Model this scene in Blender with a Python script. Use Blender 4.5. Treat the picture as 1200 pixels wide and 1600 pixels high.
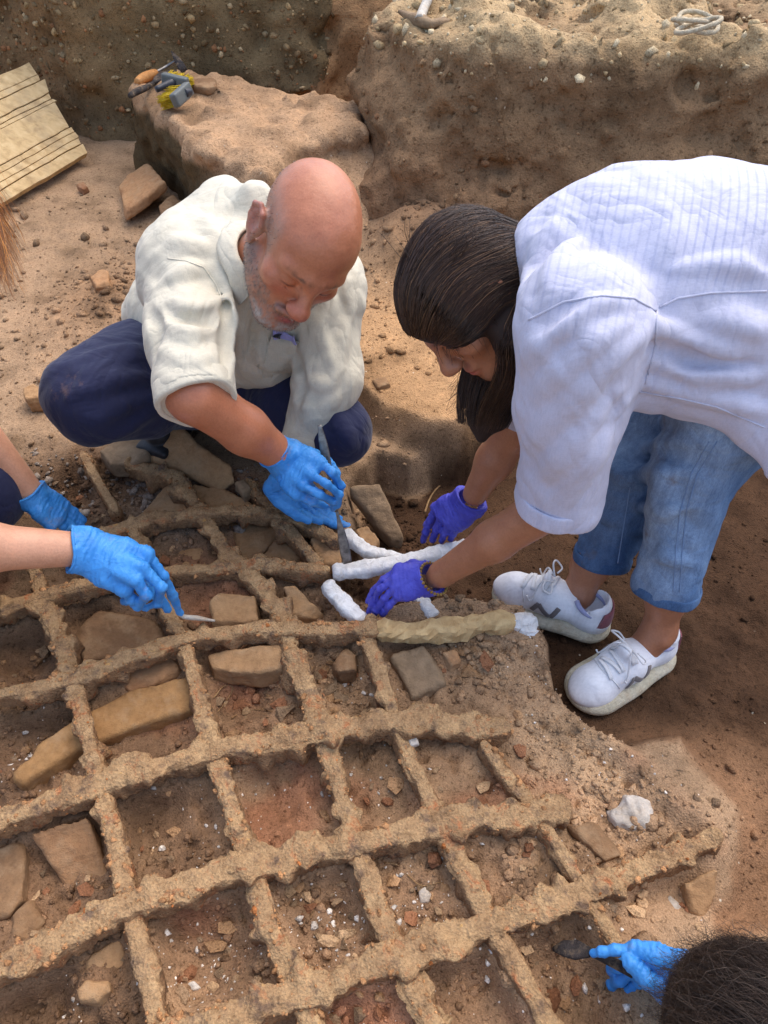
import bpy, bmesh, math, random
import numpy as np
from mathutils import Vector, Matrix
from mathutils.bvhtree import BVHTree

# ------------------------------------------------------------------ camera, world, sun, exposure
for o in list(bpy.data.objects):
    bpy.data.objects.remove(o)
SC = bpy.context.scene
COL = SC.collection
CAM_H, PITCH, FPX = 1.22, math.radians(47.0), 1155.0       # focal length in photo pixels (1200 x 1600)
cam_data = bpy.data.cameras.new('camera')
cam = bpy.data.objects.new('camera', cam_data)
COL.objects.link(cam)
cam.location = (0, 0, CAM_H)
cam.rotation_euler = (math.pi / 2 - PITCH, 0, 0)
cam_data.sensor_fit = 'VERTICAL'
cam_data.sensor_height = 32.0
cam_data.lens = 32.0 * FPX / 1600.0
cam_data.clip_start = 0.02
cam_data.clip_end = 500
SC.camera = cam

SUN_EL, SUN_AZ = math.radians(62), math.radians(38)         # azimuth from +Y towards +X
world = bpy.data.worlds.new('World')
SC.world = world
world.use_nodes = True
wn = world.node_tree
sky = wn.nodes.new('ShaderNodeTexSky')
sky.sky_type = 'NISHITA'
sky.sun_disc = False
sky.sun_elevation = SUN_EL
sky.sun_rotation = SUN_AZ
sky.air_density = 1.0
sky.dust_density = 2.5
bg = wn.nodes['Background']
bg.inputs['Strength'].default_value = 0.15
wn.links.new(sky.outputs[0], bg.inputs['Color'])
sun_data = bpy.data.lights.new('sun', 'SUN')
sun = bpy.data.objects.new('sun', sun_data)
COL.objects.link(sun)
sun_data.energy = 0.9
sun_data.angle = math.radians(80)
sun_data.color = (1.0, 0.92, 0.82)
sdir = Vector((math.cos(SUN_EL) * math.sin(SUN_AZ), math.cos(SUN_EL) * math.cos(SUN_AZ), math.sin(SUN_EL)))
sun.rotation_euler = sdir.to_track_quat('Z', 'Y').to_euler()
SC.view_settings.view_transform = 'Standard'
SC.view_settings.look = 'None'
SC.view_settings.gamma = 1.0
SC.view_settings.use_curve_mapping = False
SC.view_settings.exposure = 1.22

# ------------------------------------------------------------------ helpers: places
CT, ST = math.cos(PITCH), math.sin(PITCH)
def ray(u, v):
    x = (u - 600) / FPX; y = (800 - v) / FPX
    return np.array([x, CT + y * ST, -ST + y * CT])
def PZ(u, v, z=0.0):
    d = ray(u, v); t = (z - CAM_H) / d[2]
    return np.array([0, 0, CAM_H]) + d * t
def PD(u, v, t):
    return np.array([0, 0, CAM_H]) + ray(u, v) * t
def PY(u, v, Y):
    d = ray(u, v)
    return np.array([0, 0, CAM_H]) + d * (Y / d[1])
def CV(r, up, tow):                                         # a direction seen as right / up / towards the viewer
    w = np.array([r, up * ST - tow * CT, up * CT + tow * ST])
    return w / np.linalg.norm(w)
def V(*a): return np.array(a, dtype=float)
def S(r, g, b):                                             # sRGB 0-255 to linear
    def f(c):
        c /= 255.0
        return c / 12.92 if c <= 0.04045 else ((c + 0.055) / 1.055) ** 2.4
    return (f(r), f(g), f(b))
def unit(a):
    a = np.asarray(a, float); return a / max(1e-9, np.linalg.norm(a))

# ------------------------------------------------------------------ helpers: noise
_rs = np.random.RandomState(7)
_T = _rs.rand(4096).astype(np.float32) * 2 - 1
def _h(i, j, k):
    return _T[((i * 73856093) ^ (j * 19349663) ^ (k * 83492791)) & 4095]
def vnoise(x, y, z):
    x, y, z = np.broadcast_arrays(np.asarray(x, np.float32), np.asarray(y, np.float32), np.asarray(z, np.float32))
    xi = np.floor(x).astype(np.int64); yi = np.floor(y).astype(np.int64); zi = np.floor(z).astype(np.int64)
    fx = x - xi; fy = y - yi; fz = z - zi
    fx = fx * fx * (3 - 2 * fx); fy = fy * fy * (3 - 2 * fy); fz = fz * fz * (3 - 2 * fz)
    def l(a, b, t): return a + (b - a) * t
    c = [l(_h(xi, yi + a, zi + b), _h(xi + 1, yi + a, zi + b), fx) for a, b in ((0, 0), (1, 0), (0, 1), (1, 1))]
    return l(l(c[0], c[1], fy), l(c[2], c[3], fy), fz)
def fbm(x, y, z, f, octs=4, gain=0.5, lac=2.03):
    s = 0; a = 1.0; n = 0
    for o in range(octs):
        s = s + a * vnoise(x * f + 17.3 * o, y * f - 5.1 * o, z * f + 9.7 * o); n += a; a *= gain; f *= lac
    return s / n

# ------------------------------------------------------------------ helpers: meshes
def mesh_np(name, verts, faces, mats=None, parent=None, smooth=True, col=None):
    verts = np.asarray(verts, np.float32); faces = np.asarray(faces, np.int32)
    me = bpy.data.meshes.new(name)
    n, m = len(verts), len(faces); k = faces.shape[1]
    me.vertices.add(n); me.vertices.foreach_set('co', verts.ravel())
    me.loops.add(m * k); me.loops.foreach_set('vertex_index', faces.ravel())
    me.polygons.add(m); me.polygons.foreach_set('loop_start', np.arange(0, m * k, k, dtype=np.int32))
    me.polygons.foreach_set('use_smooth', np.full(m, smooth))
    me.update(calc_edges=True)
    if col is not None:
        ca = me.color_attributes.new('Col', 'FLOAT_COLOR', 'POINT')
        c4 = np.ones((n, 4), np.float32); c4[:, :3] = col
        ca.data.foreach_set('color', c4.ravel())
    o = bpy.data.objects.new(name, me)
    COL.objects.link(o)
    if mats: me.materials.append(mats)
    if parent is not None: o.parent = parent
    return o
def tag(o, label=None, cat=None, group=None, kind=None):
    if label: o['label'] = label
    if cat: o['category'] = cat
    if group: o['group'] = group
    if kind: o['kind'] = kind
    return o
def empty(name, loc=(0, 0, 0)):
    # an Empty at a thing's base; children keep world coordinates through matrix_parent_inverse
    o = bpy.data.objects.new(name, None); COL.objects.link(o); o.location = tuple(loc); o.empty_display_size = 0.05
    return o
def adopt(parent, *objs):
    for o in objs:
        o.parent = parent
        o.matrix_parent_inverse = Matrix.Translation(parent.location).inverted() if parent.type == 'EMPTY' else Matrix.Identity(4)
    return objs[0] if objs else None
def join_np(parts):
    vs, fs, n = [], [], 0
    for v, f in parts:
        vs.append(np.asarray(v, np.float32)); fs.append(np.asarray(f, np.int64) + n); n += len(v)
    return np.concatenate(vs), np.concatenate(fs)

# ---- swept tube: pts (n,3), radii or (w,h) half sizes; returns quads
def resample(pts, step):
    pts = np.asarray(pts, float)
    # Catmull-Rom through the points
    P = np.vstack([2 * pts[0] - pts[1], pts, 2 * pts[-1] - pts[-2]])
    out = []
    for i in range(1, len(P) - 2):
        p0, p1, p2, p3 = P[i - 1], P[i], P[i + 1], P[i + 2]
        L = np.linalg.norm(p2[:3] - p1[:3]); k = max(1, int(math.ceil(L / step)))
        for j in range(k):
            t = j / k
            out.append(0.5 * ((2 * p1) + (-p0 + p2) * t + (2 * p0 - 5 * p1 + 4 * p2 - p3) * t * t + (-p0 + 3 * p1 - 3 * p2 + p3) * t ** 3))
    out.append(pts[-1])
    return np.array(out)
def sweep(pts, prof, scale=None, up=(0, 0, 1), cap=True):
    """prof (m,2): side, up offsets. scale (n,2) multiplies."""
    pts = np.asarray(pts, float); n = len(pts); m = len(prof)
    T = np.gradient(pts, axis=0); T /= np.linalg.norm(T, axis=1, keepdims=True) + 1e-9
    U0 = np.asarray(up, float)
    Sd = np.cross(T, U0); Sd /= np.linalg.norm(Sd, axis=1, keepdims=True) + 1e-9
    Up = np.cross(Sd, T)
    if scale is None: scale = np.ones((n, 2))
    if cap:
        e0, e1 = scale[:1] * 0.02, scale[-1:] * 0.02
        pts = np.vstack([pts[:1], pts, pts[-1:]]); Sd = np.vstack([Sd[:1], Sd, Sd[-1:]]); Up = np.vstack([Up[:1], Up, Up[-1:]])
        scale = np.vstack([e0, scale, e1]); n += 2
    v = pts[:, None, :] + Sd[:, None, :] * (prof[None, :, 0] * scale[:, 0:1])[..., None] + Up[:, None, :] * (prof[None, :, 1] * scale[:, 1:2])[..., None]
    v = v.reshape(-1, 3)
    i = np.arange(n - 1)[:, None]; j = np.arange(m)[None, :]; j2 = (j + 1) % m
    f = np.stack([i * m + j, i * m + j2, (i + 1) * m + j2, (i + 1) * m + j], -1).reshape(-1, 4)
    return v, f
def circ(m, r=1.0): 
    a = np.arange(m) / m * 2 * math.pi
    return np.stack([np.cos(a) * r, np.sin(a) * r], -1)
def tube(pts, r, m=8, step=None, up=(0, 0, 1)):
    pts = np.asarray(pts, float)
    r = np.full(len(pts), r) if np.isscalar(r) else np.asarray(r, float)
    if step:
        q = resample(np.hstack([pts, r[:, None]]), step); pts, r = q[:, :3], q[:, 3]
    T = pts[-1] - pts[0]
    if abs(unit(T) @ np.asarray(up)) > 0.9: up = (1, 0.2, 0)
    return sweep(pts, circ(m), np.stack([r, r], -1), up)
def make_tube(name, pts, r, mat, parent=None, m=8, step=None):
    v, f = tube(pts, r, m, step)
    o = mesh_np(name, v, f, mat)
    return adopt(parent, o) if parent is not None else o

# ------------------------------------------------------------------ helpers: signed distance volumes and surface nets
class Vol:
    def __init__(s, lo, hi, h):
        s.h = h; s.lo = np.asarray(lo, float)
        n = np.ceil((np.asarray(hi) - s.lo) / h).astype(int) + 1
        s.n = n
        s.ax = [(s.lo[i] + np.arange(n[i]) * h).astype(np.float32) for i in range(3)]
        s.D = np.full(n, 0.5, np.float32)
    def box(s, lo, hi):
        a = np.clip(np.floor((np.asarray(lo) - s.lo) / s.h).astype(int), 0, s.n); b = np.clip(np.ceil((np.asarray(hi) - s.lo) / s.h).astype(int) + 1, 0, s.n)
        sl = tuple(slice(a[i], b[i]) for i in range(3))
        return sl, s.ax[0][sl[0]][:, None, None], s.ax[1][sl[1]][None, :, None], s.ax[2][sl[2]][None, None, :]
    def put(s, sl, d, k, mode):
        A = s.D[sl]
        if A.size == 0: return
        if mode == '+':
            h = np.maximum(k - np.abs(A - d), 0) / k if k > 0 else 0
            s.D[sl] = np.minimum(A, d) - (h * h * k * 0.25 if k > 0 else 0)
        else:
            d = -d
            h = np.maximum(k - np.abs(A - d), 0) / k if k > 0 else 0
            s.D[sl] = np.maximum(A, d) + (h * h * k * 0.25 if k > 0 else 0)
    def cap(s, a, b, r1, r2=None, k=0.02, mode='+', flat=None):
        """tapered capsule; flat=(axis, factor) squeezes it across the given direction"""
        a = np.asarray(a, float); b = np.asarray(b, float); r2 = r1 if r2 is None else r2
        R = max(r1, r2) + k + 3 * s.h
        sl, X, Y, Z = s.box(np.minimum(a, b) - R, np.maximum(a, b) + R)
        ab = b - a; L2 = max(1e-12, ab @ ab)
        px, py, pz = X - a[0], Y - a[1], Z - a[2]
        t = np.clip((px * ab[0] + py * ab[1] + pz * ab[2]) / L2, 0, 1)
        qx, qy, qz = px - t * ab[0], py - t * ab[1], pz - t * ab[2]
        d2 = qx * qx + qy * qy + qz * qz
        if flat is not None:
            n = unit(flat[0]); w = qx * n[0] + qy * n[1] + qz * n[2]
            d2 = d2 + w * w * (1.0 / flat[1] ** 2 - 1)
            d = (np.sqrt(d2) - (r1 + (r2 - r1) * t)) * (0.5 + 0.5 * flat[1])
        else:
            d = np.sqrt(d2) - (r1 + (r2 - r1) * t)
        s.put(sl, d.astype(np.float32), k, mode)
    def chain(s, pts, rs, k=0.02, mode='+', flat=None):
        for i in range(len(pts) - 1): s.cap(pts[i], pts[i + 1], rs[i], rs[i + 1], k, mode, flat)
    def ell(s, c, r, R=None, k=0.02, mode='+'):
        c = np.asarray(c, float); r = np.asarray(r, float); M = np.eye(3) if R is None else np.asarray(R)   # columns are axes
        e = np.sqrt(((M * r[None, :]) ** 2).sum(1)) + k + 3 * s.h
        sl, X, Y, Z = s.box(c - e, c + e)
        px, py, pz = X - c[0], Y - c[1], Z - c[2]
        q = [px * M[0, i] + py * M[1, i] + pz * M[2, i] for i in range(3)]
        k0 = np.sqrt(sum((q[i] / r[i]) ** 2 for i in range(3))); k1 = np.sqrt(sum((q[i] / r[i] ** 2) ** 2 for i in range(3))) + 1e-9
        s.put(sl, (k0 * (k0 - 1) / k1).astype(np.float32), k, mode)
    def rbox(s, c, r, rad, R=None, k=0.02, mode='+'):
        c = np.asarray(c, float); r = np.asarray(r, float); M = np.eye(3) if R is None else np.asarray(R)
        e = (np.abs(M) * r[None, :]).sum(1) + k + 3 * s.h
        sl, X, Y, Z = s.box(c - e, c + e)
        px, py, pz = X - c[0], Y - c[1], Z - c[2]
        q = [np.abs(px * M[0, i] + py * M[1, i] + pz * M[2, i]) - (r[i] - rad) for i in range(3)]
        d = np.sqrt(sum(np.maximum(w, 0) ** 2 for w in q)) + np.minimum(np.maximum(np.maximum(q[0], q[1]), q[2]), 0) - rad
        s.put(sl, d.astype(np.float32), k, mode)
    def disp(s, fn, band=0.05):
        """D += fn(x,y,z) in the narrow band"""
        I = np.nonzero(np.abs(s.D) < band)
        x, y, z = s.ax[0][I[0]], s.ax[1][I[1]], s.ax[2][I[2]]
        s.D[I] += fn(x, y, z).astype(np.float32)
    def net(s):
        D = s.D; S_ = D < 0
        a = S_[:-1, :-1, :-1]; cnt = np.zeros(a.shape, np.int8)
        for i in (0, 1):
            for j in (0, 1):
                for k in (0, 1):
                    cnt += S_[i:D.shape[0] - 1 + i, j:D.shape[1] - 1 + j, k:D.shape[2] - 1 + k]
        m = (cnt > 0) & (cnt < 8)
        I = np.argwhere(m); idx = np.full(a.shape, -1, np.int32); idx[m] = np.arange(len(I))
        pos = np.zeros((len(I), 3), np.float32); w = np.zeros(len(I), np.float32)
        cs = [(0, 0, 0), (1, 0, 0), (0, 1, 0), (1, 1, 0), (0, 0, 1), (1, 0, 1), (0, 1, 1), (1, 1, 1)]
        for p in cs:
            for ax in range(3):
                if p[ax]: continue
                q = list(p); q[ax] = 1
                d0 = D[I[:, 0] + p[0], I[:, 1] + p[1], I[:, 2] + p[2]]; d1 = D[I[:, 0] + q[0], I[:, 1] + q[1], I[:, 2] + q[2]]
                c = (d0 < 0) != (d1 < 0)
                t = np.where(c, d0 / np.where(c, d0 - d1, 1), 0)
                e = np.tile(np.array(p, np.float32), (len(I), 1)); e[:, ax] += t
                pos += e * c[:, None]; w += c
        pos = (I + pos / w[:, None]) * s.h + s.lo
        F = []
        for ax in range(3):
            sl0 = [slice(None)] * 3; sl1 = [slice(None)] * 3
            sl0[ax] = slice(0, -1); sl1[ax] = slice(1, None)
            A, B = S_[tuple(sl0)], S_[tuple(sl1)]
            for neg in (False, True):
                E_ = np.argwhere((A & ~B) if not neg else (~A & B))
                u_, v_ = [(1, 2), (2, 0), (0, 1)][ax]
                ok = (E_[:, u_] > 0) & (E_[:, v_] > 0) & (E_[:, u_] < D.shape[u_] - 1) & (E_[:, v_] < D.shape[v_] - 1)
                E_ = E_[ok]
                q = []
                for du, dv in ((1, 1), (0, 1), (0, 0), (1, 0)):
                    e = E_.copy(); e[:, u_] -= du; e[:, v_] -= dv
                    q.append(idx[e[:, 0], e[:, 1], e[:, 2]])
                q = np.stack(q, -1)
                F.append(q if not neg else q[:, ::-1])
        F = np.concatenate(F)
        F = F[(F >= 0).all(1)]
        return pos.astype(np.float32), F
def relax(v, f, it=1, lam=0.5):
    n = len(v)
    for _ in range(it):
        s = np.zeros((n, 3)); c = np.zeros(n)
        for a, b in ((0, 1), (1, 2), (2, 3), (3, 0)):
            np.add.at(s, f[:, a], v[f[:, b]]); np.add.at(c, f[:, a], 1)
            np.add.at(s, f[:, b], v[f[:, a]]); np.add.at(c, f[:, b], 1)
        v = v + lam * (s / np.maximum(c, 1)[:, None] - v)
    return v
def biggest(v, f):
    lab = np.arange(len(v))
    for _ in range(400):
        m = lab[f].min(1); new = lab.copy()
        for k in range(f.shape[1]): np.minimum.at(new, f[:, k], m)
        new = new[new]
        if (new == lab).all(): break
        lab = new
    u, c = np.unique(lab, return_counts=True)
    if len(u) <= 1: return v, f
    keep = lab == u[c.argmax()]; idx = np.cumsum(keep) - 1
    return v[keep], idx[f[keep[f].all(1)]]
def bvh_of(v, f):
    return BVHTree.FromPolygons([tuple(p) for p in v.tolist()], [tuple(q) for q in f.tolist()])
def hit(bvh, u, v):
    d = ray(u, v)
    r = bvh.ray_cast(Vector((0, 0, CAM_H)), Vector(d).normalized())
    return (np.array(r[0]), np.array(r[1])) if r[0] is not None else (None, None)

# polygon distance in the plane, vectorised
def poly_sd(px, py, poly):
    poly = np.asarray(poly, float); d = None; s = None
    n = len(poly)
    for i in range(n):
        a = poly[i]; b = poly[i - 1]
        ex, ey = b - a
        wx, wy = px - a[0], py - a[1]
        t = np.clip((wx * ex + wy * ey) / (ex * ex + ey * ey + 1e-12), 0, 1)
        dd = (wx - ex * t) ** 2 + (wy - ey * t) ** 2
        d = dd if d is None else np.minimum(d, dd)
        c1 = (py >= a[1]); c2 = (py < b[1]); c3 = (ex * wy > ey * wx)
        fl = (c1 & c2 & c3) | (~c1 & ~c2 & ~c3)
        s = np.where(fl, -1.0, 1.0) if s is None else np.where(fl, -s, s)
    return s * np.sqrt(d)
def line_d(px, py, pts):
    d = None
    for i in range(len(pts) - 1):
        a, b = pts[i], pts[i + 1]
        ex, ey = b[0] - a[0], b[1] - a[1]
        t = np.clip(((px - a[0]) * ex + (py - a[1]) * ey) / (ex * ex + ey * ey + 1e-12), 0, 1)
        dd = (px - a[0] - ex * t) ** 2 + (py - a[1] - ey * t) ** 2
        d = dd if d is None else np.minimum(d, dd)
    return np.sqrt(d)
def sstep(x, a, b):
    t = np.clip((x - a) / (b - a), 0, 1); return t * t * (3 - 2 * t)

# ------------------------------------------------------------------ helpers: materials
class NT:
    def __init__(s, name):
        s.m = bpy.data.materials.new(name); s.m.use_nodes = True
        s.t = s.m.node_tree; s.b = s.t.nodes['Principled BSDF']; s.tc = None
    def n(s, ty, **kw):
        x = s.t.nodes.new(ty)
        for k, v in kw.items(): setattr(x, k, v)
        return x
    def l(s, a, b): s.t.links.new(a, b)
    def co(s, scale=(1, 1, 1), rot=(0, 0, 0)):
        if s.tc is None: s.tc = s.n('ShaderNodeTexCoord')
        if tuple(scale) == (1, 1, 1) and tuple(rot) == (0, 0, 0): return s.tc.outputs['Object']
        mp = s.n('ShaderNodeMapping'); mp.inputs['Scale'].default_value = scale; mp.inputs['Rotation'].default_value = rot
        s.l(s.tc.outputs['Object'], mp.inputs['Vector']); return mp.outputs[0]
    def noise(s, scale, detail=6, rough=0.6, co=None, dist=0.0):
        x = s.n('ShaderNodeTexNoise'); x.inputs['Scale'].default_value = scale; x.inputs['Detail'].default_value = detail
        x.inputs['Roughness'].default_value = rough; x.inputs['Distortion'].default_value = dist
        s.l(co if co is not None else s.co(), x.inputs['Vector']); return x.outputs['Fac']
    def ramp(s, fac, stops, interp='LINEAR'):
        r = s.n('ShaderNodeValToRGB'); r.color_ramp.interpolation = interp
        e = r.color_ramp.elements
        while len(e) < len(stops): e.new(0.5)
        for i, (p, c) in enumerate(stops):
            e[i].position = p; e[i].color = (*c, 1) if len(c) == 3 else c
        s.l(fac, r.inputs[0]); return r.outputs[0]
    def mix(s, a, b, fac=0.5, mode='MIX'):
        x = s.n('ShaderNodeMix', data_type='RGBA', blend_type=mode)
        for val, key in ((fac, 0), (a, 6), (b, 7)):
            if isinstance(val, (int, float)): x.inputs[key].default_value = val
            elif isinstance(val, tuple): x.inputs[key].default_value = (*val, 1)
            else: s.l(val, x.inputs[key])
        return x.outputs[2]
    def attr(s, name='Col'):
        a = s.n('ShaderNodeAttribute', attribute_name=name); return a.outputs['Color']
    def math(s, op, a, b=0.0):
        x = s.n('ShaderNodeMath', operation=op)
        for i, v in enumerate((a, b)):
            if isinstance(v, (int, float)): x.inputs[i].default_value = v
            else: s.l(v, x.inputs[i])
        return x.outputs[0]
    def bump(s, h, strength=0.5, dist=0.004, prev=None):
        b = s.n('ShaderNodeBump'); b.inputs['Strength'].default_value = strength; b.inputs['Distance'].default_value = dist
        s.l(h, b.inputs['Height'])
        if prev is not None: s.l(prev, b.inputs['Normal'])
        return b.outputs[0]
    def out(s, col=None, rough=0.9, normal=None, spec=0.3, **kw):
        if col is not None:
            if isinstance(col, tuple): s.b.inputs['Base Color'].default_value = (*col, 1)
            else: s.l(col, s.b.inputs['Base Color'])
        if isinstance(rough, (int, float)): s.b.inputs['Roughness'].default_value = rough
        else: s.l(rough, s.b.inputs['Roughness'])
        s.b.inputs['Specular IOR Level'].default_value = spec
        if normal is not None: s.l(normal, s.b.inputs['Normal'])
        for k, v in kw.items(): s.b.inputs[k].default_value = v
        return s.m
W1 = (1.0, 1.0, 1.0)
def soil_mat(name, tint=W1, sc=1.0, bump=0.7, spots=True, use_col=True):
    """colour comes from the mesh's own Col attribute (soil kind, plus shade painted on the earth block), varied by grain"""
    t = NT(name)
    n1 = t.noise(9 * sc, 4, 0.55); n2 = t.noise(70 * sc, 6, 0.7); n3 = t.noise(420 * sc, 3, 0.6)
    base = t.mix(t.attr(), tint, 1.0, 'MULTIPLY') if use_col else tint
    c = t.mix(base, t.ramp(n1, [(0.3, (0.62, 0.60, 0.58)), (0.5, (1, 1, 1)), (0.72, (1.22, 1.2, 1.18))]), 1.0, 'MULTIPLY')
    c = t.mix(c, t.ramp(n2, [(0.32, (0.55, 0.52, 0.5)), (0.5, (1, 1, 1)), (0.68, (1.3, 1.28, 1.24))]), 0.40, 'MULTIPLY')
    n4 = t.noise(150 * sc, 3, .5); c = t.mix(c, t.ramp(n4, [(0.34, (.48, .45, .42)), (0.42, (1, 1, 1)), (0.62, (1, 1, 1)), (0.70, (1.28, 1.26, 1.22))]), .8, 'MULTIPLY')
    c = t.mix(c, t.ramp(n3, [(0.35, (0.7, 0.68, 0.66)), (0.6, (1.2, 1.2, 1.2))]), 0.6, 'MULTIPLY')
    if spots:
        v = t.n('ShaderNodeTexVoronoi'); v.inputs['Scale'].default_value = 130 * sc; t.l(t.co(), v.inputs['Vector'])
        pick = t.ramp(v.outputs['Color'], [(0.93, (0, 0, 0)), (0.95, (1, 1, 1))])
        near = t.ramp(v.outputs['Distance'], [(0.18, (1, 1, 1)), (0.34, (0, 0, 0))])
        c = t.mix(c, S(205, 190, 165), t.mix(pick, near, 1.0, 'MULTIPLY'))
    vg = t.n('ShaderNodeTexVoronoi'); vg.inputs['Scale'].default_value = 260 * sc; t.l(t.co(), vg.inputs['Vector'])
    nb = t.bump(n2, bump * .55, 0.005); nb = t.bump(vg.outputs['Distance'], bump * .8, 0.003, nb); nb = t.bump(n3, bump, 0.0018, nb)
    return t.out(c, 0.95, nb, 0.15)

# ================================================================== THE SETTING
def pxl(pts, z=0.0): return [PZ(u, v, z)[:2] for u, v in pts]
BARS = {   # centre lines of the grille's bars in the photograph, top of bar near z = 0:  (pixels, half width m, drop m, rough)
 'r0': ([(146, 834), (215, 815), (300, 800), (360, 796), (425, 800), (475, 818), (535, 846)], 0.0135, 0.045, 1.0),
 'r1': ([(-40, 962), (0, 950), (70, 928), (160, 905), (250, 893), (320, 886), (390, 881), (450, 884), (512, 890)], 0.0127, 0.055, 0.8),
 'r2': ([(-40, 1096), (0, 1085), (120, 1058), (215, 1022), (275, 998), (390, 980), (470, 983), (540, 982), (600, 976)], 0.0135, 0.06, 0.9),
 'r3': ([(-40, 1290), (0, 1275), (70, 1258), (150, 1226), (250, 1195), (340, 1172), (420, 1160), (500, 1140), (580, 1130), (650, 1124), (730, 1130), (800, 1133)], 0.0175, 0.06, 1.25),
 'r4': ([(-40, 1530), (0, 1512), (90, 1465), (200, 1412), (300, 1378), (390, 1350), (470, 1333), (560, 1318), (690, 1288), (790, 1274), (885, 1256)], 0.0175, 0.06, 1.15),
 'r5': ([(190, 1640), (300, 1600), (400, 1572), (520, 1528), (620, 1495), (740, 1455), (830, 1425), (930, 1382), (1030, 1345), (1125, 1305)], 0.0166, 0.06, 1.15),
 'c0': ([(48, 880), (72, 945), (108, 1048), (130, 1130), (148, 1208), (165, 1272), (188, 1360), (212, 1450), (236, 1540), (255, 1640)], 0.0135, 0.055, 1.0),
 'c1': ([(205, 815), (240, 900), (278, 985), (302, 1050), (325, 1130), (348, 1215), (372, 1300), (402, 1395), (432, 1480), (470, 1560), (500, 1640)], 0.0142, 0.055, 0.95),
 'c1b': ([(128, 706), (150, 745), (182, 800)], 0.0111, 0.04, 0.4),
 'c2': ([(202, 722), (262, 738), (290, 765), (318, 800), (345, 845), (372, 885), (412, 925), (447, 985), (480, 1080), (508, 1170), (535, 1260), (562, 1345), (595, 1440), (640, 1520), (690, 1620)], 0.0142, 0.05, 1.15),
 'c3': ([(388, 748), (425, 795), (465, 845), (500, 890)], 0.0119, 0.045, 1.0),
 'c3b': ([(570, 985), (592, 1040), (615, 1110), (640, 1180), (665, 1235), (692, 1290), (725, 1365), (762, 1440), (800, 1500), (845, 1580), (880, 1640)], 0.0135, 0.055, 0.8),
 'c4': ([(752, 1160), (792, 1212), (838, 1270), (880, 1335), (915, 1392), (950, 1450), (975, 1490)], 0.0111, 0.05, 0.45),
}
BAR_XY = {k: np.array(pxl(b[0])) for k, b in BARS.items()}
GRID_POLY = pxl([(-80, 900), (120, 690), (400, 735), (560, 850), (600, 960), (830, 975), (930, 1100), (1060, 1240), (1140, 1310), (1000, 1480), (1000, 1680), (-200, 1700)])
PIT_POLY = pxl([(545, 770), (590, 725), (640, 735), (760, 690), (900, 640), (1300, 480), (1700, 600), (1700, 1800), (1330, 1800), (1250, 1480), (1215, 1470), (1110, 1460), (1130, 1350), (1140, 1262), (1085, 1195), (1062, 1150), (990, 1172), (905, 1135), (862, 1085), (850, 1020), (815, 960), (720, 950), (600, 955), (570, 930), (520, 900), (556, 850)], -0.05)
LEDGE_POLY = pxl([(545, 600), (590, 640), (660, 668), (740, 672), (800, 640), (860, 560), (900, 420), (780, 300), (640, 260), (560, 290), (540, 400), (538, 520)], 0.06)
HOLES = [(40, 1010, .07, .05), (60, 1120, .09, .05), (110, 1370, .09, .045), (50, 1560, .06, .08), (530, 1400, .07, .025), (490, 1600, .08, .03), (740, 1560, .09, .04),
         (525, 1060, .05, .02), (390, 1095, .06, .03), (230, 1290, .07, .03), (320, 1470, .08, .035), (415, 1250, .06, .025), (900, 1530, .09, .05), (640, 910, .07, .02), (100, 790, .09, .03),
         (1030, 1440, .08, .03)]
BANK_FOOT = [PY(590, 200, 2.75)[:2], PY(640, 200, 2.25)[:2], PY(800, 200, 2.14)[:2], PY(1000, 200, 2.10)[:2], PY(1200, 200, 2.05)[:2], (2.2, 1.8)]
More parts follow.
